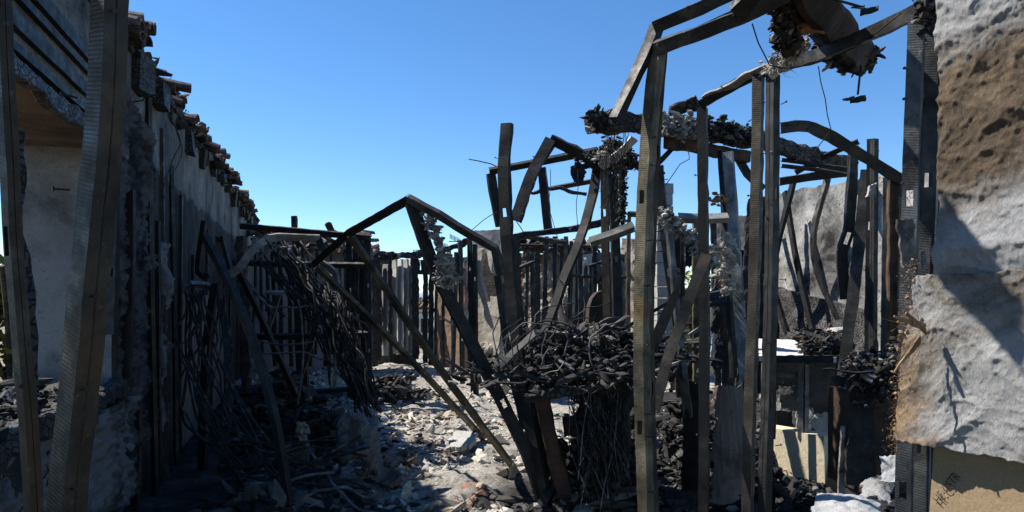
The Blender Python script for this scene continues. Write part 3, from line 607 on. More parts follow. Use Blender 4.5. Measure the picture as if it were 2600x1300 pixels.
# ------------------------------------------------------------------ big near frame, centre right
nf = thing('near_frame', 'buckled steel frame with a massive near post and double header', 'frame', P(1630, 1700, 3.2))
chan([(1662, 112, 3.22), (1648, 240, 3.2), (1634, 420, 3.2), (1622, 700, 3.2), (1622, 1000, 3.2), (1634, 1360, 3.2)], .062, .07, 42, 'steel_olive', nf, 'post', 'c', .0025, nsc=9)
chan([(1684, 130, 3.28), (1672, 280, 3.26), (1662, 480, 3.26), (1650, 800, 3.26), (1656, 1100, 3.26), (1664, 1360, 3.26)], .052, .06, -14, 'steel_brown', nf, 'post', 'c', .003, nsc=6)
chan([(1660, 72, 3.2), (1740, 38, 3.08), (1860, -18, 2.92), (1990, -85, 2.75)], .070, .055, 30, 'steel_grey', nf, 'header_track', 'u', .003, nsc=3)
chan([(1662, 128, 3.18), (1760, 92, 3.05), (1880, 45, 2.92), (1990, -10, 2.8), (2080, -70, 2.68)], .070, .055, 30, 'steel_grey', nf, 'header_track', 'u', .003, nsc=5)
chan([(1870, 40, 2.9), (1900, 10, 2.86), (1935, -40, 2.8)], .09, .05, 30, 'steel_dark', nf, 'joint_plate', 'u', .002)
chan([(1662, 62, 3.25), (1632, 140, 3.22), (1596, 215, 3.2), (1556, 298, 3.18)], .062, .045, 35, 'steel_dark', nf, 'dangling_track', 'u', .004, twist=20)

# ------------------------------------------------------------------ doorway frame on the right
df = thing('doorway_frame', 'tall steel doorway frame with sloping header right of centre', 'frame', P(1920, 1500, 3.5))
chan([(1776, 268, 4.05), (1850, 226, 3.8), (1920, 190, 3.6), (2010, 160, 3.4), (2150, 108, 3.05), (2330, 26, 2.66)], .062, .05, 25, 'steel_grey', df, 'header_track', 'u', .004, nsc=7)
plank([(1790, 250, 4.0), (1900, 196, 3.62), (2000, 155, 3.36)], .05, .012, 70, 'ash_clump', df, 'ash_crust', .008)
chan([(1781, 272, 4.05), (1784, 600, 4.05), (1786, 950, 4.05), (1784, 1360, 4.05)], .062, .06, 28, 'steel_dark', df, 'stud', 'c', .002, nsc=7)
chan([(1922, 186, 3.55), (1914, 600, 3.55), (1901, 1000, 3.55), (1892, 1360, 3.55)], .056, .055, 40, 'steel_brown', df, 'stud', 'c', .002, nsc=8)
chan([(1973, 188, 3.48), (1970, 600, 3.48), (1961, 1000, 3.48), (1949, 1360, 3.48)], .056, .055, -30, 'steel_dark', df, 'stud', 'c', .002, nsc=8)
chan([(2325, 34, 2.62), (2312, 400, 2.62), (2302, 800, 2.62), (2289, 1400, 2.62)], .062, .06, 38, 'steel_blue', df, 'jamb_stud', 'c', .0008, nsc=7)
chan([(2371, 30, 2.66), (2358, 400, 2.66), (2345, 800, 2.66), (2333, 1400, 2.66)], .066, .06, 38, 'steel_blue', df, 'jamb_stud', 'c', .0008, nsc=7)
chan([(2398, 20, 2.72), (2388, 400, 2.72), (2376, 800, 2.72), (2362, 1400, 2.72)], .03, .06, 0, 'steel_dark', df, 'jamb_stud', 's', .0008)
clump(df, [P(2350+R.uniform(-14, 26), 20+R.uniform(-22, 45), 2.58) for _ in range(20)], 120, .01, .045, 'char_chip', 'char_lumps', .01)
# small plate bolted across the jamb
tag(sheet('metal_plate', P(2283, 690, 2.5), P(2338, 690, 2.5), P(2330, 550, 2.5), P(2272, 548, 2.5), 14, 20, .008, 6, .012, .02, 'steel_ash'), 'torn grey metal plate fixed across the right jamb studs', 'metal plate')
tag(sheet('metal_plate', P(2338, 690, 2.49), P(2362, 686, 2.49), P(2352, 628, 2.49), P(2340, 640, 2.49), 6, 8, .008, 6, .01, .01, 'steel_ash'), 'small bent metal tab beside the torn jamb plate', 'metal plate')

# ------------------------------------------------------------------ hanging roof beam, lamps, scraps at the top
rb = thing('roof_beam', 'broken timber roof beam hanging from above with a charred end', 'beam', P(2120, 120, 3.3))
plank([(2010, -120, 2.7), (2060, -5, 2.95), (2110, 70, 3.2), (2150, 118, 3.45), (2178, 148, 3.7)], .15, .15, 35, 'wood_burnt', rb, 'beam', .008, seg=.04)
clump(rb, [P(2105+88*a/20, 118+34*a/20, 3.35+.35*a/20) for a in range(21)], 900, .012, .06, 'char_chip', 'char_crust', .032)
clump(rb, [P(1992+14*a/20, 0+118*a/20, 2.9+.25*a/20) for a in range(21)], 600, .012, .06, 'char_chip', 'char_crust', .022)
sheet('split_face', P(2010, 100, 3.05), P(2110, 92, 3.05), P(2085, 40, 3.0), P(2020, 45, 3.0), 14, 12, .02, 6, .03, .03, 'wood_scorched', rb)
def onRi(px, py):
    q = (px-CX)/F; k = (q*2.5-1.44)/(.17+.33*q); Y = 2.5-.33*k; return Vector((1.44+.17*k, Y, CH+(HY-py)/F*Y))
def lift(px, py, z): a = onRi(px, py); return a+SUN*((z-a.z)/SUN.z)
sheet('shade_panel', lift(2352, 690, 3.35), lift(2720, 1090, 3.15), lift(2720, 880, 3.15), lift(2350, 395, 3.35), 30, 20, .02, 2, .02, .05, 'wood_char', rb)  # unseen panel added overhead, shaped to cast the slanting shadow on the insulation
iw = thing('insulation_scrap', 'white fluffy insulation scrap caught on the sloping header', 'insulation', P(2000, 150, 3.3))
q = [P(1962+75*a/20+R.gauss(0, 4), 168-60*a/20+R.gauss(0, 7), 3.32-.15*a/20) for a in range(21)]; clump(iw, q, 240, .012, .05, 'insulation_white', 'tufts', .015); strands('fibres', q, 700, .05, .0012, 'insulation_white', iw, jit=.018)
for (a, b, c, lab) in (((2186, 165, 3.1), (2178, 240, 3.1), (2178, 250, 3.1), 'small metal bracket dangling on a rod below the charred beam end'), ((2110, -4, 2.6), (2188, 18, 2.6), (2206, 20, 2.6), 'small metal bracket on a rod at the top edge of the view')):
    t = thing('hanging_bracket', lab, 'bracket', P(*c)); tube([a, b], .005, 'steel_dark', t, 'rod')
    q = P(*c); sheet('plate', q+Vector((-.04, 0, -.018)), q+Vector((.035, -.02, -.012)), q+Vector((.045, 0, .02)), q+Vector((-.03, .02, .012)), 8, 5, .012, 12, .012, .012, 'steel_dark', t)
    sheet('wing', q+Vector((-.07, 0, .0)), q+Vector((-.02, -.02, -.012)), q+Vector((-.01, 0, .015)), q+Vector((-.065, .02, .008)), 6, 4, .008, 12, .005, .008, 'steel_grey', t)

# the line of the pale wall on the right
def RW(t, z, off=0.0): return Vector((2.95+.55*t-.97*off, 8.1-2.3*t-.23*off, z))

# ------------------------------------------------------------------ right middle: frame, bent track, studs
rf = thing('right_frame', 'bent steel framing with sagging top track before the pale wall', 'frame', P(2180, 1250, 5.4))
chan([(1983, 326, 4.6), (2051, 321, 4.65), (2117, 349, 4.75), (2200, 400, 4.85), (2300, 462, 4.95)], .085, .05, 14, 'steel_dark', rf, 'top_track', 'u', .003, nsc=6)
chan([(2200, 430, 5.5), (2172, 700, 5.5), (2140, 950, 5.5), (2106, 1265, 5.5)], .10, .05, 32, 'steel_grey', rf, 'stud', 'c', .003, nsc=7)
chan([(2172, 380, 5.6), (2157, 590, 5.6), (2140, 640, 5.6), (2147, 760, 5.6)], .095, .04, -20, 'steel_dark', rf, 'stud', 'c', .004, twist=40)
chan([(2106, 452, 6.3), (2072, 586, 6.3), (2080, 690, 6.3), (2133, 810, 6.2)], .075, .04, -35, 'steel_grey', rf, 'stud', 'u', .003, twist=-20)
chan([(2020, 440, 6.3), (2090, 400, 6.2), (2180, 360, 6.0)], .05, .04, 10, 'steel_dark', rf, 'brace', 'u')
chan([(1985, 407, 6.0), (2080, 420, 6.0), (2170, 432, 6.0)], .035, .03, 30, 'steel_grey', rf, 'rail', 'u'); chan([(1985, 422, 5.9), (2070, 432, 5.9), (2160, 446, 5.9)], .035, .03, 30, 'steel_grey', rf, 'rail', 'u')
chan([(1980, 462, 6.2), (2060, 450, 6.2), (2150, 440, 6.2)], .08, .04, 20, 'steel_dark', rf, 'rail', 'u')
for (pa, ya, pb, yb, Y, wd, m, rt) in ((2212, 352, 2205, 900, 5.3, .07, 'steel_dark', 30), (2226, 352, 2222, 905, 5.25, .05, 'steel_dark', -20), (2252, 450, 2246, 900, 5.1, .06, 'steel_blue', 25), (2272, 460, 2263, 905, 5.0, .085, 'wood_brown', 0), (2292, 470, 2286, 900, 4.9, .05, 'steel_grey', 30)):
    if m == 'wood_brown': plank([(pa, ya, Y), (pb, yb, Y)], wd, .05, 10, m, rf, 'timber_stud', .004)
    else: chan([(pa, ya, Y), ((pa+pb)/2, (ya+yb)/2, Y), (pb, yb, Y)], wd, .045, rt, m, rf, 'stud', 'c', nsc=3)
for (ta, za, oa, tb, zb_, ob) in ((.08, 2.75, .30, .36, 1.25, .30), (.50, 2.8, .45, .24, 1.5, .35), (.30, 2.75, .22, .52, 1.2, .25), (.02, 2.2, .2, .12, 1.3, .25)):
    chan([RW(ta, za, oa), RW((ta+tb)/2, (za+zb_)/2, (oa+ob)/2+.03), RW(tb, zb_, ob)], .075, .04, 20, 'steel_dark', rf, 'leaning_strip', 'u', hint=(-1, -.6, 0))
tag(sheet('plaster_scrap', P(2195, 505, 5.2), P(2222, 500, 5.2), P(2236, 455, 5.2), P(2205, 470, 5.2), 8, 8, .02, 6, .03, .03, 'concrete'), 'rounded pale plaster lump stuck on the leaning right stud', 'debris')
chan([(1846, 385, 5.1), (1862, 600, 5.1), (1876, 800, 5.1), (1892, 985, 5.1)], .085, .05, 36, 'steel_sky_tint', None, 'steel_stud', 'c', .001, 'bluish galvanised stud leaning right under the charred beam', nsc=5)
chan([(1836, 380, 5.2), (1850, 620, 5.2), (1868, 960, 5.2)], .04, .05, -25, 'steel_dark', None, 'steel_stud', 's', .001, 'dark stud close behind the bluish galvanised stud')
chan([(1868, 385, 5.6), (1900, 440, 5.6), (1940, 480, 5.6)], .07, .04, 0, 'steel_dark', None, 'steel_brace', 's', .002, 'dark slanting brace under the charred beam beside the doorway', 'brace')
chan([(1666, 420, 5.2), (1690, 395, 5.3), (1715, 370, 5.4)], .045, .04, 0, 'steel_dark', None, 'steel_brace', 's', .002, 'short slanting brace just right of the near post', 'brace')
chan([(1722, 560, 4.7), (1790, 562, 4.7), (1850, 560, 4.7)], .055, .06, 50, 'steel_ash', None, 'cross_rail', 'u', .002, 'short level pale rail right of the near post', 'rail')  # pale steel tone over the whole rail
chan([(1794, 645, 3.75), (1758, 736, 3.7), (1728, 820, 3.7), (1692, 923, 3.65), (1660, 1040, 3.6)], .066, .05, 20, 'steel_brown', None, 'bent_post', 's', .002, 'curved brown post leaning from the near post to the right', 'post', nsc=3)
chan([(1672, 420, 5.0), (1690, 620, 5.0), (1722, 850, 5.0), (1745, 1060, 5.0)], .07, .045, 25, 'steel_grey', None, 'steel_stud', 'c', .003, 'grey stud bowing right just behind the near post', nsc=4)
chan([(1700, 560, 4.9), (1716, 720, 4.9), (1740, 960, 4.9)], .05, .04, -20, 'steel_blue', None, 'steel_stud', 's', .003, 'slim bluish stud between near post and curved brown post')
gl = thing('clinging_debris', 'string of pale plaster lumps clinging to a slanting bar', 'debris', P(1745, 650, 4.6))
plank([(1672, 535, 4.65), (1740, 600, 4.6), (1812, 665, 4.5)], .035, .03, 0, 'wood_char', gl, 'bar', .006)
clump(gl, [P(1682+120*a/30+R.gauss(0, 6), 545+108*a/30+R.gauss(0, 7), 4.55-.1*a/30) for a in range(31) for _ in range(2)], 1000, .008, .05, 'ash_clump', 'plaster_lumps', .016)
iw = thing('insulation_scrap', 'white insulation strip hanging beside the bluish stud', 'insulation', P(1845, 740, 5.0))
q = [P(1843+8*math.sin(k*.4), 600+3.6*k, 5.0) for k in range(40)]; clump(iw, q, 300, .015, .06, 'insulation_white', 'tufts', .018); strands('fibres', q, 900, .06, .0013, 'insulation_white', iw, jit=.02)
q = [P(1826+R.gauss(0, 9), 508+R.gauss(0, 6), 5.0) for _ in range(14)]; clump(iw, q, 60, .015, .05, 'fibre_tan', 'tufts', .015)

# block pillar: each block a piece
bp = thing('block_pillar', 'column of pale concrete blocks behind the near post', 'pillar', P(1685, 960, 8.2))
zb = P(0, 960, 8.2).z
for k in range(17):
    v, f = [], []; box(v, f, P(1688+R.uniform(-2, 2), 760, 8.2)+Vector((0, .1, zb-CH+.065+k*.137)), .19, .2, .125, R.uniform(-.06, .06), .006); mesh('block', v, f, 'concrete', bp)

# pale wall at the right, counter, panels
tag(sheet('plaster_wall', RW(-.02, .6), RW(1.05, .6), RW(1.05, 2.75), RW(-.02, 2.85), 60, 60, .02, 2, .08, .06, 'plaster_pale', hole=None), 'pale blistered plaster wall with slanting shadows on the right', 'wall')
tag(sheet('scorched_board', RW(-.02, .9, .05), RW(.75, .9, .05), RW(.75, 1.5, .05), RW(-.02, 1.85, .05), 40, 20, .02, 4, .04, .05, 'wood_char_ash'), 'blackened crackled board across the foot of the pale wall', 'board')
tag(sheet('soot_panel', P(1860, 1000, 7.5), P(1985, 1000, 7.4), P(1985, 480, 7.4), P(1890, 500, 7.5), 20, 40, .03, 3, .05, .06, 'char_black'), 'black burnt panel left of the pale plaster wall', 'panel')
ct = thing('counter', 'burnt counter with a white slab top and open studs below', 'counter', P(2040, 1190, 6.2))
sheet('slab', P(1905, 905, 5.9), P(2150, 905, 5.75), P(2150, 862, 6.6), P(1915, 862, 6.75), 60, 36, .02, 4, .045, .07, 'plaster_white', ct, hole=lambda u, v: (u > .55 and v < .42+.3*math.sin(u*23)) and fb(Vector((u*5, v*5, 3)), 1, 3) > -.35)
chan([(1900, 912, 5.95), (2020, 912, 5.85), (2150, 912, 5.8)], .07, .05, 0, 'char_black', ct, 'front_rail', 'u'); chan([(1960, 948, 6.1), (2035, 958, 6.1)], .05, .04, 30, 'steel_ash', ct, 'cross_rail', 'u')
for px in (1965, 2034, 2050, 2128): chan([(px, 925, 6.05), (px-2, 1115, 6.05)], .05, .045, 25 if px != 2050 else -20, 'steel_ash' if 2030 < px < 2060 else 'steel_dark', ct, 'stud', 's')
sheet('back_board', P(1930, 1190, 6.7), P(2160, 1190, 6.6), P(2160, 915, 6.6), P(1930, 915, 6.7), 24, 24, .02, 3, .03, .02, 'plaster_dark', ct)
for k in range(7): q = P(1985+R.uniform(0, 130), R.uniform(1000, 1130), 6.45); sheet('loose_board', q+Vector((-.13, 0, -.15)), q+Vector((.12, -.03, -.16)), q+Vector((.15, .06, .16)), q+Vector((-.10, .08, .13)), 8, 8, .02, 4, .012, .08, 'plaster_dark' if k % 3 else 'plaster', ct)
ch = thing('char_heap', 'black char and pale chips lying on the white counter slab', 'debris', P(2080, 880, 6.2))
clump(ch, [P(2040+R.uniform(0, 100), 875+R.gauss(0, 12), 6.1+R.uniform(-.2, .3)) for _ in range(60)], 1800, .010, .06, 'char_chip', 'chips', .03); clump(ch, [P(2060+R.uniform(0, 80), 860+R.gauss(0, 10), 6.2) for _ in range(30)], 90, .02, .12, 'ash_clump', 'ash_lumps', .03)
bpn = thing('beige_panel', 'square cream metal box panel standing on the floor under the counter', 'box', P(2030, 1205, 5.95))
v, f = [], []; box(v, f, P(2030, 1150, 6.15), .56, .16, .40, -.95, .004); mesh('case', v, f, 'beige_panel', bpn)
tag(sheet('warped_sheet', P(1785, 1285, 4.9), P(1890, 1265, 4.95), P(1886, 958, 5.0), P(1790, 968, 4.95), 30, 60, .035, 2.2, .012, .06, 'board_brown', bow=.16, smooth=True, fine=.006), 'warped grey brown sheet bulging between the doorway studs', 'sheet')
tag(sheet('dented_panel', P(1725, 1300, 5.3), P(1792, 1300, 5.2), P(1792, 960, 5.2), P(1725, 950, 5.3), 16, 30, .03, 3, .012, .05, 'char_black', bow=.05), 'black burnt panel left of the warped grey sheet', 'panel')
bp2 = thing('slatted_panel', 'dark blue slatted vent panel hanging behind the doorway studs', 'vent', P(1820, 790, 5.6))
sheet('backing', P(1793, 785, 5.65), P(1850, 770, 5.65), P(1855, 728, 5.65), P(1797, 738, 5.65), 6, 6, .005, 4, .01, .01, 'blue_panel', bp2)
for k in range(7): q = k/7; chan([P(1793+q*4, 782-q*42, 5.6), P(1851+q*4, 768-q*38, 5.6)], .012, .012, 40, 'blue_panel', bp2, 'slat', 'u')
tag(sheet('soot_panel', P(1795, 960, 6.3), P(1900, 960, 6.3), P(1890, 560, 6.3), P(1800, 690, 6.3), 20, 40, .08, 3, .05, .12, 'char_black'), 'tattered black sheet hanging behind the slatted vent', 'panel')
tag(sheet('plaster_scrap', P(1797, 935, 5.7), P(1822, 905, 5.7), P(1818, 830, 5.7), P(1804, 850, 5.7), 8, 14, .02, 6, .03, .05, 'plaster_white'), 'pale torn plaster strip beside the black hanging sheet', 'debris')

# charred cabinet with heap at lower right
cc = thing('charred_cabinet', 'burnt rusty cabinet under black char beside the right jamb', 'cabinet', P(2220, 1240, 4.6))
v, f = [], []; box(v, f, P(2230, 1110, 4.75), .46, .45, .66, .1, .01); mesh('case', v, f, 'rust', cc)
sheet('front_panel', P(2140, 1240, 4.5), P(2232, 1240, 4.45), P(2232, 990, 4.45), P(2150, 985, 4.5), 16, 24, .02, 4, .02, .03, 'char_black', cc)
sheet('edge_strip', P(2128, 1262, 4.5), P(2150, 1262, 4.5), P(2146, 1080, 4.5), P(2134, 1080, 4.5), 6, 20, .01, 5, .02, .01, 'stone_plaster', cc)
cch = thing('char_heap', 'thick heap of crackled black char on top of the burnt cabinet', 'debris', P(2210, 985, 4.6))
clump(cch, [P(2165+R.uniform(0, 125), 955+R.gauss(0, 24), 4.55+R.uniform(-.15, .2)) for _ in range(90)], 4200, .010, .055, 'char_chip', 'chips', .03); clump(cch, [P(2200+R.uniform(0, 80), 945+R.gauss(0, 14), 4.5) for _ in range(20)], 40, .02, .08, 'ash_clump', 'ash_lumps', .02)

# plasterboard slabs at the bottom right
tag(sheet('plasterboard', P(2045, 1330, 3.7), P(2262, 1345, 3.6), P(2252, 1285, 3.9), P(2060, 1262, 3.95), 40, 24, .045, 3, .014, .06, 'drywall', bow=.05, fine=.006), 'curved white plasterboard slab lying lowest at bottom right', 'plasterboard')
tag(sheet('plasterboard', P(2160, 1290, 3.9), P(2280, 1300, 3.85), P(2285, 1215, 4.1), P(2165, 1235, 4.15), 26, 22, .05, 3, .014, .08, 'plaster_grey', bow=.05, fine=.006), 'grey dusty plasterboard piece leaning behind the curved white slab', 'plasterboard')
tag(sheet('plasterboard', P(2210, 1240, 4.0), P(2300, 1235, 3.9), P(2300, 1140, 4.0), P(2225, 1150, 4.1), 20, 20, .03, 4, .012, .05, 'drywall', fine=.004), 'white plasterboard corner standing left of the right jamb', 'plasterboard')
tag(sheet('plasterboard', P(2345, 1205, 3.0), P(2400, 1120, 3.0), P(2400, 1080, 3.0), P(2340, 1080, 3.0), 10, 10, .01, 3, .015, .01, 'drywall'), 'pale blue plasterboard triangle behind the right jamb studs', 'plasterboard')

# ------------------------------------------------------------------ insulation and cardboard on the near right
def Ri(k, z, off=0.0):                          # the near right wall: k along it towards the camera, off towards the room
    return Vector((1.44+.17*k-.889*off, 2.5-.33*k-.458*off, z))
def ridge(p, sc, seed): return (1-abs(noise.noise(Vector((p.x*sc+seed, p.y*sc, p.z*sc*1.3)))))**6
def wrk(p): 
    q = p+Vector((0, .0, .08*fb(p, 2, 3, 3)))
    return .016*ridge(q, 2.6, 1)+.010*ridge(q, 6.5, 5)+.005*ridge(q, 15, 9)+.003*ridge(q, 34, 4)+.006*fb(q, 26, 3, 2)*max(0, fb(q, 1.7, 2, 8))
def foldU(u, v, p): return .05*max(0, 1-abs(v-.12)*9)+wrk(p)
tag(sheet('insulation_batt', Ri(.24, 1.60, -.03), Ri(2.7, 1.66, -.03), Ri(2.7, 3.0, -.03), Ri(.20, 2.95, -.03), 220, 200, .014, 1.6, .05, .02, 'insulation_upper', None, smooth=True, fine=.003, fn=foldU), 'upper brown and white insulation sheet on the near right wall', 'insulation')
lb = sheet('insulation_batt', Ri(-.12, 1.07, .05), Ri(2.7, 1.085, .05), Ri(2.7, 1.72, .06), Ri(.06, 1.70, .03), 220, 120, .014, 2, .045, .03, 'insulation_lower', None, smooth=True, fine=.003, fn=lambda u, v, p: wrk(p)*.8)
tag(lb, 'lower grey insulation sheet with frayed tan edge on the near right', 'insulation')
eg = [Ri(-.10+.17*max(0, (z-1.08)/.62)+R.uniform(-.012, .03), z, .04+R.uniform(-.03, .03)) for z in np.linspace(1.05, 1.74, 160)]
chips('frayed_tufts', [tuple(R.choice(eg)+Vector((R.gauss(.008, .012), R.gauss(0, .012), R.gauss(0, .014)))) for _ in range(140)], [.005+.014*R.random()**2 for _ in range(140)], .9, 'fibre_tan', lb, elong=.15)
strands('frayed_fibres', eg, 900, .013, .0005, 'fibre_tan', lb, (-.3, -.4, -.6), .8, jit=.012)
for k, (px, py, ex, ey, n_) in enumerate(((2350, 832, 2268, 802, 420), (2352, 842, 2296, 792, 300), (2335, 860, 2268, 945, 300))):
    a, b = P(px, py, 2.36), P(ex, ey, 2.34); strands('fibre_tuft', [a.lerp(b, t*.6) for t in np.linspace(0, 1, 12)], n_//8, .04, .0008, 'fibre_tan', lb, tuple((b-a).normalized()*2.2), .5, jit=.007)
    sheet('fibre_flap', a+Vector((0, 0, -.02)), b+Vector((0, 0, -.004)), b+Vector((0, 0, .004)), a+Vector((0, 0, .02)), 16, 8, .012, 9, .006, .006, 'fibre_tan', lb, smooth=True)
cbd = sheet('cardboard_sheet', Ri(.10, .3, -.004), Ri(2.7, .3, -.004), Ri(2.7, 1.12, -.004), Ri(.24, 1.12, -.004), 30, 14, .003, 2, .012, .0, 'cardboard', None)
tag(cbd, 'brown cardboard backed sheet with faint writing at bottom right', 'board')
def lettering(txt, size, origin, xd, yd, parent, m='ink', name='lettering'):
    cu = bpy.data.curves.new('txt', 'FONT'); cu.body = txt; cu.size = size; cu.resolution_u = 2; tmp = bpy.data.objects.new('txt', cu); C.objects.link(tmp)
    bpy.context.view_layer.update(); me = bpy.data.meshes.new_from_object(tmp.evaluated_get(bpy.context.evaluated_depsgraph_get())); bpy.data.objects.remove(tmp)
    vs = [Vector(origin)+xd*v.co.x+yd*v.co.y for v in me.vertices]; fs = [tuple(p.vertices) for p in me.polygons]; mesh(name, vs, fs, m, parent)
kd = Vector((.17, -.33, 0)).normalized(); upv = Vector((0, 0, 1))
lettering('HF-CSTR', .042, Ri(.30, .885, .004), (kd*.079+upv*.124)/.147*.82, (-kd*.124+upv*.0785)/.147, cbd)
jw = [o for o in df.children if o.name.startswith('jamb_stud')][0]
fx = Vector((math.cos(math.radians(38)), -math.sin(math.radians(38)), 0)); fo = Vector((-math.sin(math.radians(38)), -math.cos(math.radians(38)), 0))*.0045
lettering('CSA  ME . DP', .026, P(2321, 505, 2.60)+fo+fx*.002, Vector((.012, 0, 1)), -fx, jw, 'ink', 'stamped_lettering')
lettering('RDEC', .026, P(2312, 742, 2.60)+fo+fx*.002, Vector((.012, 0, 1)), -fx, jw, 'ink', 'stamped_lettering')

# ------------------------------------------------------------------ black heap on a burnt table, middle
hp = thing('burnt_table', 'burnt table like cabinet buried in char with rusty legs', 'table', P(1460, 1320, 5.2))
sheet('top_board', P(1320, 1000, 4.75), P(1610, 985, 4.75), P(1600, 905, 6.0), P(1340, 905, 6.0), 30, 20, .05, 2, .05, .05, 'char_black', hp)
plank([(1375, 990, 4.9), (1400, 1120, 4.9), (1462, 1340, 4.85)], .11, .05, 15, 'rust', hp, 'leg', .008); plank([(1580, 990, 4.9), (1590, 1150, 4.9), (1600, 1340, 4.9)], .06, .05, 15, 'rust', hp, 'leg', .008)
plank([(1345, 985, 4.75), (1420, 1000, 4.72), (1600, 960, 4.75)], .06, .05, 0, 'wood_char', hp, 'front_rail', .015)
sheet('inner_panel', P(1430, 1115, 5.6), P(1520, 1100, 5.6), P(1520, 1045, 5.6), P(1425, 1055, 5.6), 10, 8, .02, 3, .02, .02, 'wood_brown', hp)
sheet('back_panel', P(1520, 1330, 5.2), P(1625, 1330, 5.2), P(1625, 1000, 5.2), P(1510, 1000, 5.2), 14, 24, .04, 3, .02, .10, 'char_black', hp)
for k, (xa, ya, xb, yb, Y) in enumerate(((1448, 1000, 1500, 1290, 5.3), (1500, 1000, 1560, 1310, 5.1), (1545, 980, 1625, 1320, 5.4), (1600, 1000, 1650, 1320, 5.6))):
    sheet('charred_sheet', P(xa, yb, Y), P(xb, yb+6, Y-.1), P(xb+8, ya, Y-.05), P(xa-8, ya+10, Y), 12, 26, .07, 3, .012, .16, 'char_black' if k % 2 else 'wood_char', hp)
bh = thing('char_heap', 'big heap of black char, chips and wire on the burnt table', 'debris', P(1460, 950, 5.3))
pos = []; sz = []
for k in range(7500):
    a = R.gauss(0, .42); b = R.gauss(0, .35); hgt = .30*math.exp(-(a*a*1.6+b*b*2))+.16*max(0, a)
    c0 = P(1465, 940, 5.35); pos.append((c0.x+a*.75, c0.y+b, c0.z-.08+hgt*R.uniform(.2, 1.15)+.06)); sz.append(.01+.08*R.random()**5.5)
chips('char', pos, sz, .45, 'char_chip', bh, elong=.9)
for k in range(26): chunk('ash_lump', P(1465+R.gauss(0, 60), 880+R.gauss(0, 30), 5.0), R.uniform(.03, .08), 'ash_clump', .6, parent=bh)
plank([(1520, 835, 5.2), (1560, 812, 5.2), (1585, 820, 5.2)], .09, .02, 40, 'plaster_dark', bh, 'curled_sheet', .01)
hd = thing('metal_hood', 'rusty red metal hood with pointed top behind the heap', 'hood', P(1530, 830, 6.8))
v, f = [], []; c0 = P(1530, 820, 6.8)
for k in range(9):
    a = math.pi*k/8; v += [c0+Vector((-math.cos(a)*.14*(1-.0*k), 0, math.sin(a)**.8*.32)), c0+Vector((-math.cos(a)*.14, .3, math.sin(a)**.8*.32))]
f = [(2*k, 2*k+2, 2*k+3, 2*k+1) for k in range(8)]+[tuple(range(0, 18, 2))[::-1], tuple(range(1, 18, 2))]; mesh('shell', v, f, 'rust', hd)

# ------------------------------------------------------------------ partition frame on the left, 11 m away
pf = thing('partition_frame', 'burnt partition frame with crossing rails at the left rear', 'frame', P(760, 1015, 11))
chan([(608, 575, 11), (760, 588, 11), (942, 606, 11)], .11, .06, 20, 'steel_dark', pf, 'top_rail', 'u')
chan([(744, 548, 11.1), (748, 640, 11.1)], .10, .06, 20, 'steel_brown', pf, 'post_tip', 's')
chan([(757, 585, 11.1), (760, 800, 11.1), (768, 1015, 11.1)], .21, .08, 10, 'steel_dark', pf, 'post')
for px in (884, 902, 918, 934): chan([(px, 602, 11.1), (px+2, 800, 11.1), (px+4, 1010, 11.1)], .10, .05, R.uniform(-30, 30), 'steel_dark', pf, 'post')
sheet('burnt_board', P(865, 860, 11.3), P(940, 860, 11.3), P(938, 640, 11.3), P(868, 650, 11.3), 10, 14, .02, 2, .03, .12, 'char_black', pf)
for (ya, yb, xa, xb, wd, m) in ((668, 676, 590, 935, .10, 'steel_dark'), (745, 742, 672, 745, .06, 'steel_ash'), (858, 850, 610, 935, .11, 'steel_dark'), (1005, 990, 590, 900, .09, 'steel_dark')):
    chan([(xa, ya, 11), ((xa+xb)/2, (ya+yb)/2+2, 11), (xb, yb, 11)], wd, .06, 35, m, pf, 'rail', 'u')
chan([(722, 700, 11.4), (672, 860, 11.4)], .09, .05, 0, 'steel_blue', pf, 'brace', 's')
plank([(610, 600, 10.8), (625, 800, 10.8), (622, 1000, 10.8)], .14, .1, 0, 'wood_char', pf, 'corner_post', .02)
chan([(512, 598, 5.6), (575, 720, 5.3), (640, 880, 5.1), (690, 1060, 4.95), (738, 1340, 4.85)], .07, .05, 30, 'steel_dark', None, 'steel_stud', 'c', .002, 'long dark stud slanting down through the left cables', nsc=4)
chan([(604, 690, 8.5), (670, 830, 8.6), (752, 1010, 8.8)], .085, .05, 25, 'steel_dark', None, 'steel_stud', 'c', .002, 'shorter black stud leaning behind the slanting left stud', nsc=3)
chan([(822, 720, 9.5), (800, 830, 9.5), (760, 960, 9.5)], .09, .05, 0, 'steel_dark', None, 'steel_stud', 's', .002, 'black stud leaning left under the cable tangle')
chan([(516, 560, 8), (500, 690, 8), (530, 700, 8)], .08, .04, 20, 'steel_dark', None, 'steel_brace', 's', .002, 'dark brace flat against the left wall near the ledge', 'brace')
for (a, b, c) in (((560, 600, 9.3), (585, 700, 9.2), 'blue grey strip leaning on the left wall by the small window'),):
    chan([a, b], .07, .04, 20, 'steel_grey', None, 'steel_strip', 's', .002, c, 'strip')
chan([(545, 720, 7.2), (520, 900, 7.0), (505, 1330, 6.6)], .11, .05, 20, 'steel_dark', None, 'steel_stud', 'c', .003, 'dark upright stud standing before the brown wall boards')
chan([(560, 760, 7.6), (582, 940, 7.4), (570, 1160, 7.2), (560, 1330, 7.1)], .09, .04, -20, 'steel_dark', None, 'steel_stud', 'c', .004, 'crooked dark stud right of the brown wall boards')
chan([(575, 703, 7.6), (608, 682, 7.6), (634, 645, 7.65), (662, 618, 7.7), (700, 604, 7.8), (812, 606, 8.0)], .10, .03, 30, 'steel_ash', None, 'curved_track', 'u', .003, 'pale curved track arching over the left cable tangle', 'track')
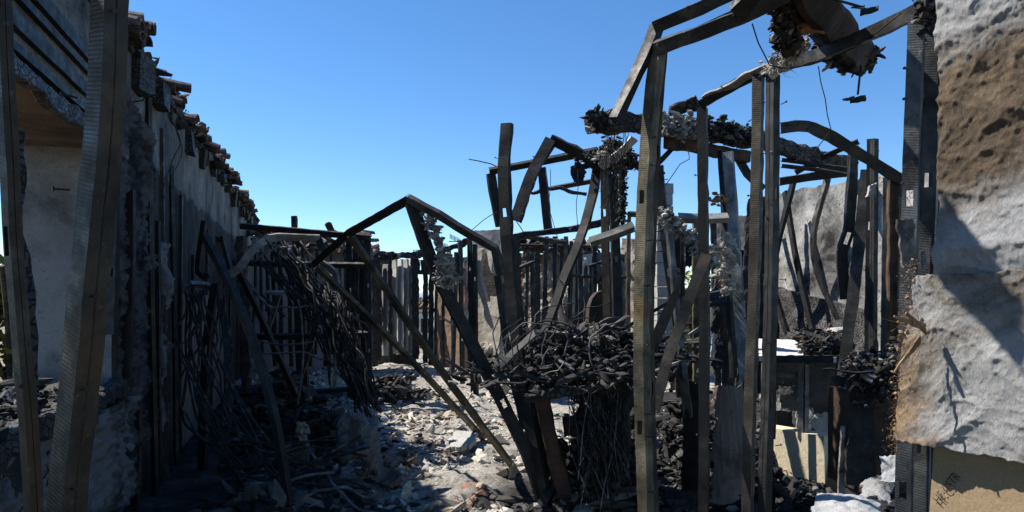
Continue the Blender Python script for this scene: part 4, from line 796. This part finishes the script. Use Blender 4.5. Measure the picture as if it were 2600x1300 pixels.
chan([(806, 605, 8), (830, 650, 8)], .09, .04, 0, 'steel_dark', None, 'steel_brace', 's', .002, 'stubby dark brace hanging at the arch end', 'brace')
chan([(815, 668, 7.4), (845, 690, 7.4), (857, 735, 7.4), (858, 820, 7.4), (850, 900, 7.4), (845, 985, 7.4)], .085, .03, 35, 'steel_ash', None, 'curved_strip', 'u', .004, 'pale twisted strip drooping from the collapsed frame end', 'strip', twist=50)
plank([(640, 640, 7.9), (648, 605, 7.9)], .045, .03, 0, 'steel_ash', None, 'steel_strip', .003, 'small pale stub standing on the curved track', 'strip')
sheet('paper_scrap', P(728, 655, 7.6), P(740, 652, 7.6), P(735, 612, 7.6), P(724, 615, 7.6), 6, 10, .02, 6, .006, .03, 'plaster_white', label='white torn scrap hanging under the arching track', cat='scrap')

# ------------------------------------------------------------------ rear walls
tag(sheet('plaster_wall', P(630, 960, 15.5), P(950, 945, 16.5), P(950, 610, 16.5), P(630, 590, 15.5), 50, 40, .03, 1, .2, .10, 'plaster_grey'), 'grey sooty rear wall behind the partition frame', 'wall')
ORD = ('first', 'second', 'third', 'fourth', 'fifth', 'sixth', 'seventh', 'eighth')
for k in range(8):
    px = 660+k*36; chan([(px, 640, 15.2), (px+R.uniform(-5, 5), 900, 15.2)], .07, .05, 0, R.choice(('steel_dark', 'wood_char', 'steel_grey')), None, 'steel_stud', 's', .003, ORD[k]+' stud from the left against the grey rear wall', group='studs on the grey rear wall')
rt = thing('tile_pile', 'slumped clay roof tiles along the top of the grey rear wall', 'roof', P(880, 620, 16))
for k in range(110):
    px = R.uniform(640, 950); v, f = tile_v(P(px, 625+R.gauss(0, 14)-(8 if px < 800 else 0), 15.8+R.uniform(-.2, .6)), (R.uniform(-1, 1), R.uniform(-1, 1), R.uniform(-.5, .5)), (0, 0, 1), .4, .09, .016, n=4); mesh('roof_tile', v, f, 'tile_burnt' if R.random() < .7 else 'terracotta', rt)
tag(sheet('rear_board', P(938, 930, 18.0), P(1052, 930, 18.0), P(1052, 655, 18.0), P(938, 655, 18.0), 24, 30, .04, 1, .06, .05, 'plaster_dark', hole=lambda u, v: .02 < u < .15 and v > .3 or (.40 < u < .46 and v > .5)), 'dark sheathing closing the rear stud wall left of the view opening', 'wall')
tag(sheet('rear_board', P(1108, 930, 17.6), P(1290, 930, 17), P(1290, 640, 17), P(1108, 655, 17.6), 24, 30, .04, 1, .06, .05, 'plaster_dark'), 'dark sheathing behind the brown peeled wall panel', 'wall')
tag(sheet('rear_board', P(1480, 960, 14.5), P(1600, 960, 14.5), P(1600, 640, 14.5), P(1480, 630, 14.5), 24, 30, .05, 1, .06, .08, 'plaster_dark', hole=lambda u, v: .2 < u < .5 and .55 < v < .8), 'dark rear sheathing behind the two upright studs', 'wall')
tag(sheet('burnt_partition', P(1690, 1010, 9.0), P(1815, 1010, 8.8), P(1815, 575, 8.8), P(1690, 590, 9.0), 50, 60, .05, 1.5, .06, .12, 'char_black', hole=lambda u, v: .34 < u < .62 and (.56 < v < .80 or .20 < v < .42)), 'black burnt partition with openings showing the yellow green tree', 'wall')
bw = thing('stud_wall', 'rear stud wall with pale boards and a view opening', 'frame', P(1060, 915, 17.5))
plank([(935, 652, 17.3), (1010, 650, 17.3), (1085, 642, 17.4)], .16, .12, 0, 'wood_char', bw, 'top_plate', .03); plank([(950, 640, 17.2), (1000, 648, 17.2)], .08, .06, 0, 'wood_char', bw, 'top_plate', .02)
for (xa, xb, ya, yb, m) in ((955, 968, 665, 880, 'plaster_dark'), (968, 986, 668, 905, 'plaster_grey'), (992, 1006, 655, 900, 'plaster'), (1006, 1021, 657, 903, 'plaster_white'), (1021, 1035, 655, 905, 'plaster'), (1035, 1048, 655, 905, 'plaster_white'), (1096, 1108, 672, 920, 'plaster'),):
    dY = (xb-xa)*.012; sheet('board', P(xa, yb, 17.5+dY), P(xb, yb, 17.5-dY), P(xb, ya, 17.5-dY), P(xa, ya, 17.5+dY), 6, 20, .03, 1.5, .04, .05, m, bw)
for px in (944, 952, 963, 990, 1050, 1058, 1080, 1096):
    ch_ = R.uniform(-4, 4); m = 'wood_char' if R.random() < .6 else 'steel_dark'
    plank([(px, 650+R.uniform(-4, 8), 17.2), (px+ch_*.4, 780, 17.2), (px+ch_, R.uniform(905, 935), 17.2)], R.uniform(.06, .13), .08, 0, m, bw, 'stud', .012)
plank([(1048, 690, 17.2), (1100, 688, 17.2)], .10, .1, 0, 'wood_char', bw, 'opening_head', .02)
for k in range(5): plank([(1062+k*8, 660, 17.4), (1062+k*8+2, 690, 17.4)], .06, .05, 0, 'wood_char', bw, 'cripple_stud', .01)
tag(sheet('rust_wall', P(1100, 935, 17), P(1180, 950, 16.1), P(1180, 640, 16.1), P(1104, 660, 17), 24, 40, .03, 1.5, .12, .06, 'plaster_rusty', hole=lambda u, v: v > .93 and u > .5), 'brown peeled wall panel right of the view opening', 'wall')
sf = thing('stud_row', 'row of dark studs before the brown peeled panel', 'frame', P(1185, 1015, 11.5))
for (pa, ya, pb, yb, m) in ((1160, 640, 1150, 955, 'steel_grey'), (1170, 610, 1176, 975, 'steel_grey'), (1190, 595, 1200, 1020, 'steel_dark'), (1204, 620, 1208, 1010, 'steel_grey')): chan([(pa, ya, 11.6), ((pa+pb)/2, (ya+yb)/2, 11.6), (pb, yb, 11.6)], .085, .05, R.uniform(-30, 30), m, sf, 'stud', 'c')
plank([(1110, 635, 12), (1160, 622, 12), (1190, 608, 11.8)], .10, .08, 0, 'wood_char', sf, 'top_plate', .02)
tag(sheet('stucco_panel', P(1200, 905, 12.0), P(1278, 905, 11.45), P(1278, 625, 11.45), P(1196, 628, 12.0), 50, 100, .02, 2, .06, .05, 'plaster_tan', hole=lambda u, v: (abs(u-.46-.25*(.8-v))+.55*abs(v-.75)*1.2 < .22 and v > .5 and u > .2) or (u > .62+.3*(v-.6) and v > .55)), 'tan stucco panel with black burnt holes left of the tall stud', 'wall')
tag(sheet('scorched_board', P(1205, 880, 12.25), P(1290, 880, 11.75), P(1290, 640, 11.75), P(1205, 640, 12.25), 12, 20, .02, 2, .04, .03, 'char_black'), 'black board showing through the burnt stucco holes', 'board')
tag(sheet('stone_footing', P(1210, 935, 11.75), P(1275, 935, 11.6), P(1275, 862, 11.6), P(1210, 866, 11.75), 16, 16, .05, 4, .10, .05, 'stone_plaster'), 'brown stone footing below the tan stucco panel', 'wall')
tag(sheet('parapet_panel', P(1182, 690, 14.2), P(1275, 690, 13.7), P(1275, 580, 13.7), P(1190, 582, 14.2), 20, 16, .03, 1, .15, .04, 'plaster_grey'), 'grey parapet panel rising above the tan stucco panel', 'wall')
tag(sheet('insulation_batt', P(1255, 1005, 8.5), P(1300, 1010, 8.5), P(1285, 880, 8.5), P(1272, 890, 8.5), 16, 40, .10, 4, .06, .06, 'insulation_white', smooth=True, fine=.03), 'pale insulation clump standing on the rubble left of the tall stud', 'insulation')
for (px, py, sl_) in ((1062, 640, 0), (1033, 645, .2), (1122, 618, .3), (1155, 600, .5)):
    g = thing('lath_strip', 'small comb like metal strip sticking up on the rear roofline', 'metal scrap', P(px, py, 16), 'comb strips on the rear roofline')
    for k in range(8): v, f = [], []; box(v, f, P(px-12+3.6*k, py+k*3.6*sl_, 16), .017, .02, .11); mesh('tooth', v, f, 'steel_dark', g)
    v, f = [], []; box(v, f, P(px, py+6+14*sl_, 16.02), .28, .02, .02); mesh('spine', v, f, 'steel_dark', g)
# stone-patched wall right of the tall stud, with roof tiles above
tag(sheet('stone_wall', P(1280, 960, 14.3), P(1490, 960, 13.3), P(1490, 640, 13.3), P(1280, 640, 14.3), 60, 60, .06, 1.6, .2, .05, 'stone_plaster', fine=.02), 'stone patched rear wall behind the black heap', 'wall')
tp = thing('tile_pile', 'row of broken clay tiles above the stone patched wall', 'roof', P(1400, 640, 13.5))
for k in range(70):
    px = R.uniform(1300, 1520); v, f = tile_v(P(px, 632+R.gauss(0, 8), 13.5+R.uniform(-.3, .3)), (R.uniform(-.6, .6), R.uniform(.4, 1), R.uniform(-.3, .3)), (0, 0, 1), .42, .09, .016, n=4); mesh('roof_tile', v, f, 'tile_burnt' if R.random() < .6 else 'plaster', tp)
tube([(1290, 622, 12.6), (1400, 624, 12.6), (1500, 626, 12.6)], .03, 'steel_dark', tp, 'ridge_pipe')
for k, (px, w_) in enumerate(((1320, .05), (1365, .13), (1385, .07), (1425, .06), (1445, .09), (1466, .07), (1488, .08), (1502, .06))):
    chan([(px, 630+R.uniform(-10, 15), 12.9), (px+R.uniform(-4, 4), 900, 12.9)], w_, .05, R.uniform(-30, 30), R.choice(('steel_dark', 'steel_grey', 'wood_char')), None, 'steel_stud', 's', .004, ORD[k]+' stud from the left against the stone patched rear wall', group='studs on the stone patched wall')
tag(sheet('plaster_box', P(1470, 675, 11), P(1515, 672, 11), P(1515, 640, 11), P(1472, 645, 11), 10, 8, .02, 2, .3, .02, 'plaster'), 'pale plaster block hanging beside the upright studs', 'debris')
tag(sheet('dark_panel', P(1474, 960, 11.5), P(1502, 960, 11.5), P(1502, 690, 11.5), P(1474, 690, 11.5), 6, 20, .03, 2, .05, .08, 'plaster_dark'), 'narrow dark wall strip below the pale plaster block', 'panel')
tag(sheet('rear_wall', P(1575, 980, 15.2), P(1700, 980, 14), P(1700, 610, 14), P(1575, 600, 15.2), 30, 30, .05, 1.5, .2, .1, 'stone_plaster'), 'rear stone wall stretch behind the near post', 'wall')
tag(sheet('rear_wall', P(1790, 960, 12), P(1980, 960, 11), P(1980, 520, 11), P(1800, 560, 12), 30, 30, .05, 1.5, .2, .1, 'plaster_dark'), 'dark rear wall seen between the doorway studs', 'wall')
tag(sheet('insulation_scrap', P(1420, 790, 8), P(1442, 780, 8), P(1448, 720, 8), P(1430, 722, 8), 10, 20, .05, 6, .04, .05, 'insulation_white', smooth=True, fine=.02), 'small white insulation scrap above the black heap', 'insulation')

for (nm_, lab, Y, xs, top, bot) in (('inner_frame', 'rear row of thin burnt studs seen between the near post and doorway', 8.6, (1598, 1622, 1660, 1706, 1732, 1768, 1812, 1838, 1862, 1884, 1930), 545, 1010), ('inner_frame', 'rear row of crooked studs behind the black heap', 10.2, (1316, 1340, 1352, 1388, 1408, 1436, 1452, 1472, 1510, 1524, 1590), 600, 960), ('inner_frame', 'rear row of thin studs behind the cable tangle', 13.2, (648, 676, 690, 712, 738, 784, 806, 822, 846, 862), 628, 930), ('inner_frame', 'thin studs standing before the tan stucco panel', 12.8, (1112, 1126, 1140, 1222, 1240, 1262), 640, 925)):
    g = thing(nm_, lab, 'frame', P(sum(xs)/len(xs), bot, Y)); rr_ = random.Random(int(Y*10))
    for x in xs:
        t0 = top+rr_.choice((-8, 0, 0, 12, 40, 90)); ln_ = rr_.uniform(-22, 22) if rr_.random() < .45 else rr_.uniform(-5, 5); m = rr_.choice(('steel_dark', 'steel_grey', 'steel_brown', 'steel_grey', 'wood_char', 'steel_olive'))
        if m == 'wood_char': plank([(x, t0, Y), (x+ln_*.4, (t0+bot)/2, Y), (x+ln_, bot, Y)], rr_.uniform(.04, .09), .05, 0, m, g, 'timber_stud', .008)
        else: chan([(x, t0, Y), (x+ln_*.4+rr_.uniform(-4, 4), (t0+bot)/2, Y), (x+ln_, bot, Y)], rr_.uniform(.05, .09), .045, rr_.uniform(-45, 50), m, g, 'stud', 's', .004)
    if Y < 10.5: chan([(xs[0], top, Y-.05), ((xs[0]+xs[4])/2, top+6, Y-.05), (xs[5], top+18, Y-.05)], .07, .05, 30, 'steel_grey', g, 'top_track', 'u')
    for k in range(5):
        a = rr_.uniform(xs[0], xs[-1]); b = rr_.uniform(top+30, bot-120); chan([(a, b, Y-.1), (a+rr_.uniform(30, 90), b+rr_.uniform(-30, 60), Y-.1)], .05, .03, rr_.uniform(0, 60), rr_.choice(('steel_dark', 'steel_ash', 'steel_grey')), g, 'broken_brace', 'u')
    for k in range(8):
        a, b = rr_.uniform(xs[0], xs[-1]), rr_.uniform(top, bot-120); sheet('hanging_scrap', P(a, b+rr_.uniform(25, 70), Y-.12), P(a+rr_.uniform(8, 22), b+rr_.uniform(25, 60), Y-.12), P(a+rr_.uniform(6, 26), b, Y-.12), P(a, b, Y-.12), 8, 10, .04, 5, .012, .06, rr_.choice(('char_black', 'plaster_dark', 'insulation_grey', 'plaster')), g)
# boards and flat scraps sticking out of the black heaps
for (hp_, cx, cy, Y, sx, sy, n_) in ((bh, 1465, 900, 5.1, 95, 40, 22), (cch, 2225, 950, 4.5, 45, 20, 10), (ch, 2090, 870, 6.1, 40, 10, 8)):
    for k in range(n_):
        c0 = P(cx+R.gauss(0, sx*.6), cy+R.gauss(0, sy*.6), Y+R.uniform(-.2, .2)); d = Vector((R.uniform(-1, 1), R.uniform(-.6, .6), R.uniform(-.35, .45))).normalized()*R.uniform(.08, .30)
        plank([c0-d, c0+Vector((0, 0, .01)), c0+d], R.uniform(.03, .09), R.uniform(.008, .025), R.uniform(-70, 70), R.choice(('wood_char', 'char_black', 'plaster_dark', 'wood_burnt', 'steel_grey', 'rust')), hp_, 'burnt_scrap', .012)

# left pit contents
tag(sheet('insulation_clump', P(850, 1190, 5.6), P(985, 1180, 6.0), P(950, 1048, 6.4), P(845, 1050, 6.2), 50, 50, .16, 3, .10, .06, 'insulation_grey', smooth=True, fine=.05), 'grey matted insulation clump at the edge of the black pit', 'insulation')
plank([(705, 1150, 5.6), (745, 1146, 5.6), (785, 1150, 5.6)], .13, .04, 20, 'plaster_dark', None, 'broken_plank', .012, 'short pale broken plank lying across the black pit', 'plank')
ic = thing('insulation_tuft', 'small tan insulation tuft standing in the black pit', 'insulation', P(765, 1150, 5.6))
for k in range(26): chunk('tuft', P(765+R.gauss(0, 9)+(8 if k > 16 else 0), 1090+R.gauss(0, 8)+(30 if k > 16 else 0), 5.55), R.uniform(.03, .07), 'fibre_tan' if k % 2 else 'ash_clump', .9, parent=ic)
tag(sheet('tile_slab', P(950, 1225, 5.2), P(990, 1235, 5.0), P(1015, 1195, 5.2), P(965, 1180, 5.4), 8, 8, .01, 4, .03, .02, 'terracotta'), 'broken tan clay slab tipped at the pit edge', 'slab')
tag(sheet('tile_slab', P(990, 1235, 5.1), P(1020, 1215, 5.0), P(1032, 1200, 5.2), P(1000, 1212, 5.2), 8, 8, .01, 4, .03, .02, 'terracotta'), 'red clay slab shard right of the tipped tan slab', 'slab')
tag(sheet('concrete_slab', P(1110, 1150, 7.0), P(1215, 1135, 7.2), P(1230, 1090, 8), P(1140, 1092, 8), 16, 12, .03, 2, .05, .12, 'concrete'), 'flat grey slab lying on the rubble between leaning studs', 'slab')
tag(sheet('concrete_slab', P(1160, 1245, 5.8), P(1235, 1230, 5.9), P(1235, 1195, 6.5), P(1180, 1200, 6.5), 16, 12, .03, 2, .05, .10, 'concrete'), 'small triangular grey slab nearest on the sunlit rubble', 'slab')
for (cx, cy, Y, n, sx, sy, h, lab) in ((995, 975, 11.5, 260, .5, .5, .35, 'black rounded char pile on the far rubble'), (720, 960, 9.2, 500, .5, .9, .7, 'tall dark debris mound below the partition frame'), (800, 1050, 7.6, 500, .6, .6, .4, 'dark debris mound in the middle of the black pit'), (700, 1250, 5.0, 400, .5, .4, .25, 'low black debris in the nearest part of the pit'), (380, 1250, 4.5, 200, .3, .3, .2, 'black debris at the foot of the left studs'), (2030, 1240, 5.0, 420, .5, .5, .22, 'dark rubble pile before the cream box'), (2185, 900, 8, 200, .3, .3, .5, 'dark debris behind the right studs'), (1680, 1230, 4.9, 260, .3, .3, .25, 'dark chips piled behind the near post'), (1520, 1260, 5.1, 600, .42, .4, .95, 'black debris on the floor under the burnt table'), (1850, 1150, 6.5, 300, .6, .6, .4, 'black debris between the doorway studs'), (1740, 1050, 7.2, 300, .5, .7, .55, 'black debris mound before the burnt partition')):
    g = thing('debris_pile', lab, 'debris', (P(cx, cy, Y).x, Y, 0)); c0 = P(cx, cy, Y); pos = []; sz = []
    for k in range(n*4):
        a, b = R.gauss(0, .5), R.gauss(0, .5); hh = h*math.exp(-1.6*(a*a+b*b)); pos.append((c0.x+a*sx, Y+b*sy, max(gz(c0.x, Y), 0)+R.uniform(0, 1)*hh)); sz.append(.015+.15*R.random()**4.5)
    chips('chips', pos, sz, .5, 'char_chip', g, elong=.6)

# ------------------------------------------------------------------ rubble over the floor
pos = []; sz = []; pc = []; sc_ = []
for k in range(85000):
    y = 4.2+14*R.random()**1.6; x = R.uniform(-.42, .62)*y; c = char_shade(x, y)
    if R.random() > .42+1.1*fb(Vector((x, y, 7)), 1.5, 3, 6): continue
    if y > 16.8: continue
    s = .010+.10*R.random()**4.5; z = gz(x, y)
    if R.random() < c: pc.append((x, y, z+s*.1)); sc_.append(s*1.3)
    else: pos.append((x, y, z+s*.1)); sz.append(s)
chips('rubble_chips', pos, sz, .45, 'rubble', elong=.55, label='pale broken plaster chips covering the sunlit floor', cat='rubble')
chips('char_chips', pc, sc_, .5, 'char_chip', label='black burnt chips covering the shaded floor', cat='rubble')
for k in range(100):
    y = 4.8+11*R.random()**1.5; x = R.uniform(-.20, .12)*y
    if char_shade(x, y) > .6: continue
    s = R.uniform(.08, .16)+.22*R.random()**4; tl = R.random() < .04
    chunk('tile_shard' if tl else 'rubble_chunk', (x, y, gz(x, y)+s*.06), s, 'terracotta' if tl else 'rubble', .30 if tl else .38, *(('reddish clay tile shard lying in the sunlit rubble', 'tile shard', 'clay shards on the floor') if tl else ('pale plaster chunk lying in the sunlit rubble', 'rubble', 'pale chunks on the floor')))
for k in range(22):
    x, y = P(975+R.gauss(0, 35), 0, 6.5).x, 6.3+R.gauss(0, .7); chunk('tile_shard', (x, y, gz(x, y)+.05), R.uniform(.12, .24), 'terracotta', .3, 'reddish clay tile shard lying in the sunlit rubble', 'tile shard', 'clay shards on the floor')

# ------------------------------------------------------------------ cables
CL = 'black burnt cable sagging in the tangle below the arching track'
for k in range(26):                              # diagonal fan from the arch to the right bundle
    a = P(655+R.uniform(0, 120), 610+R.uniform(-5, 60), 7.8+R.uniform(-.4, .4)); b = P(800+R.uniform(0, 110), 720+R.uniform(0, 160), 7.6+R.uniform(-.4, .4)); m = (a+b)/2+Vector((R.uniform(-.1, .1), 0, -R.uniform(.02, .25)))
    tube([a, m, b, b+Vector((R.uniform(-.05, .25), 0, -R.uniform(.1, .5)))], R.uniform(.007, .013), 'cable', label=CL, group='cables in the left tangle')
for k in range(34):                              # bundle falling to the floor
    a = P(835+R.uniform(-25, 60), 760+R.uniform(-40, 80), 7.5+R.uniform(-.3, .3)); b = P(925+R.uniform(-30, 45), 1030+R.uniform(-30, 60), 7.2+R.uniform(-.3, .3)); m = a.lerp(b, .5)+Vector((R.uniform(-.12, .1), R.uniform(-.1, .1), R.uniform(-.1, .1)))
    tube([a, m, b], R.uniform(.007, .013), 'cable', label='black burnt cable in the dense bundle falling to the rubble', group='cables in the falling bundle')
for k in range(17):                              # loops on the left wall
    xa = 470+R.uniform(0, 110); a = P(xa, 735+R.uniform(0, 20), 6.0); b = P(450+R.uniform(0, 130), 880+R.uniform(0, 200), 5.5); c = P(b.x/5.5*F+CX+R.uniform(70, 150), 1080+R.uniform(0, 190), 5.1); d = P(740+R.uniform(0, 220), 1130+R.uniform(-30, 140), 5.1)
    pts = [a, a.lerp(b, .5)+Vector((R.uniform(-.1, .1), 0, 0)), b, c]+([d] if k % 3 else [])
    tube(pts, R.uniform(.006, .011), 'cable', label='black cable looping down from the ledge on the left wall', group='cables looping from the left ledge')
for (pts, lab) in (([(620, 700, 7.4), (690, 770, 7.4), (745, 778, 7.4), (830, 764, 7.4)], 'thick cable bowing level across the left tangle'), ([(640, 860, 8.5), (740, 873, 8.5), (845, 862, 8.5)], 'thin level cable over the debris mound'), ([(660, 898, 8.5), (770, 898, 8.5), (850, 910, 8.5)], 'lower thin level cable over the debris mound'), ([(756, 760, 7.3), (775, 850, 7.3), (762, 980, 7.3), (750, 1040, 7.3)], 'pale cable hanging straight before the partition post'),
                   ([(735, 630, 7.2), (770, 660, 7.2), (805, 690, 7.2)], 'short pale cable beside the white torn scrap'), ([(640, 668, 7.5), (690, 640, 7.5), (730, 622, 7.5)], 'pale banded rod rising to the white torn scrap'),
                   ([(790, 1150, 5.2), (830, 1220, 5.1), (880, 1260, 5.0), (960, 1310, 4.9)], 'thick cable curving out of the black pit'), ([(700, 1280, 4.9), (800, 1240, 4.9), (880, 1236, 4.9), (960, 1260, 4.9)], 'cable arching low over the nearest pit'), ([(620, 1230, 5), (720, 1226, 5), (845, 1195, 5)], 'straight cable crossing the dark pit')):
    tube(pts, .011, 'wire_ash', label=lab)
for k in range(110):                             # wire skirt under the heap
    a = P(1440+R.uniform(0, 165), 960+R.uniform(-40, 60), 4.85+R.uniform(-.15, .1)); b = P(1470+R.uniform(-10, 130), 1180+R.uniform(-60, 150), 4.8+R.uniform(-.2, .1))
    tube([a, a.lerp(b, .5)+Vector((R.uniform(-.08, .08), R.uniform(-.05, .05), R.uniform(-.1, .1))), b], R.uniform(.002, .006), 'cable' if R.random() < .8 else 'wire_ash', label='thin burnt wire hanging in the skirt below the black heap', group='wires below the heap', n=4, seg=.08)
for k in range(34):                              # curls in the heap
    c = P(1400+R.uniform(-60, 190), 890+R.uniform(-50, 50), 4.85+R.uniform(-.2, .3)); r = R.uniform(.08, .32); a0 = R.uniform(0, 3); tl = R.uniform(-.6, .6)
    tube([c+Vector((r*math.cos(a0+q*.55), tl*r*math.sin(a0+q*.55), r*.9*math.sin(a0+q*.55))) for q in range(R.randint(4, 7))], R.uniform(.003, .006), 'wire_ash' if R.random() < .55 else 'cable', label='curled burnt wire springing out of the black heap', group='wires curling on the heap', n=5, seg=.04)
for k in range(36):                              # fine wires hanging from beam to knot
    a = P(1535+R.uniform(0, 65), 330+R.uniform(-10, 40), 5.1); b = P(1520+R.uniform(0, 70), 400+R.uniform(0, 220), 5.2)
    tube([a, a.lerp(b, .5)+Vector((R.uniform(-.06, .06), 0, R.uniform(-.08, .08))), b], .0022, 'cable', label='hair thin wire hanging from the charred beam end', group='fine wires under the beam end', n=4, seg=.08)
for (pts, r) in (([(1910, 60, 2.9), (1925, 110, 2.95), (1960, 160, 3.1), (2010, 172, 3.2), (2060, 168, 3.2), (2200, 100, 2.9), (2290, 30, 2.7)], .003), ([(2078, 168, 3.3), (2095, 250, 3.3), (2108, 330, 3.3), (2060, 395, 3.4), (2020, 410, 3.4)], .0025), ([(1958, 35, 2.9), (1962, 70, 2.95), (1998, 122, 3.0)], .0025), ([(1190, 404, 5), (1232, 413, 5), (1262, 425, 5)], .004), ([(1190, 590, 5), (1225, 560, 5), (1262, 535, 5)], .003), ([(1690, 470, 4.4), (1715, 430, 4.4), (1748, 400, 4.4), (1750, 380, 4.4)], .003), ([(1398, 430, 6), (1395, 520, 6), (1420, 610, 6)], .003), ([(1466, 420, 5.6), (1464, 520, 5.6), (1468, 590, 5.6)], .003), ([(1310, 560, 5.6), (1340, 620, 5.8), (1360, 640, 6)], .004), ([(1300, 660, 5), (1330, 780, 5.4), (1360, 900, 5.4)], .003), ([(400, 240, 5.5), (370, 245, 5.5), (345, 265, 5.5)], .006), ([(425, 290, 6.6), (455, 360, 6.6), (430, 430, 6.5), (415, 480, 6.3)], .005), ([(440, 300, 6.8), (465, 380, 6.7), (440, 450, 6.6)], .004)):
    tube(pts, r, 'cable', label='thin loose wire strung across the open frames', group='loose wires', n=5, seg=.05)
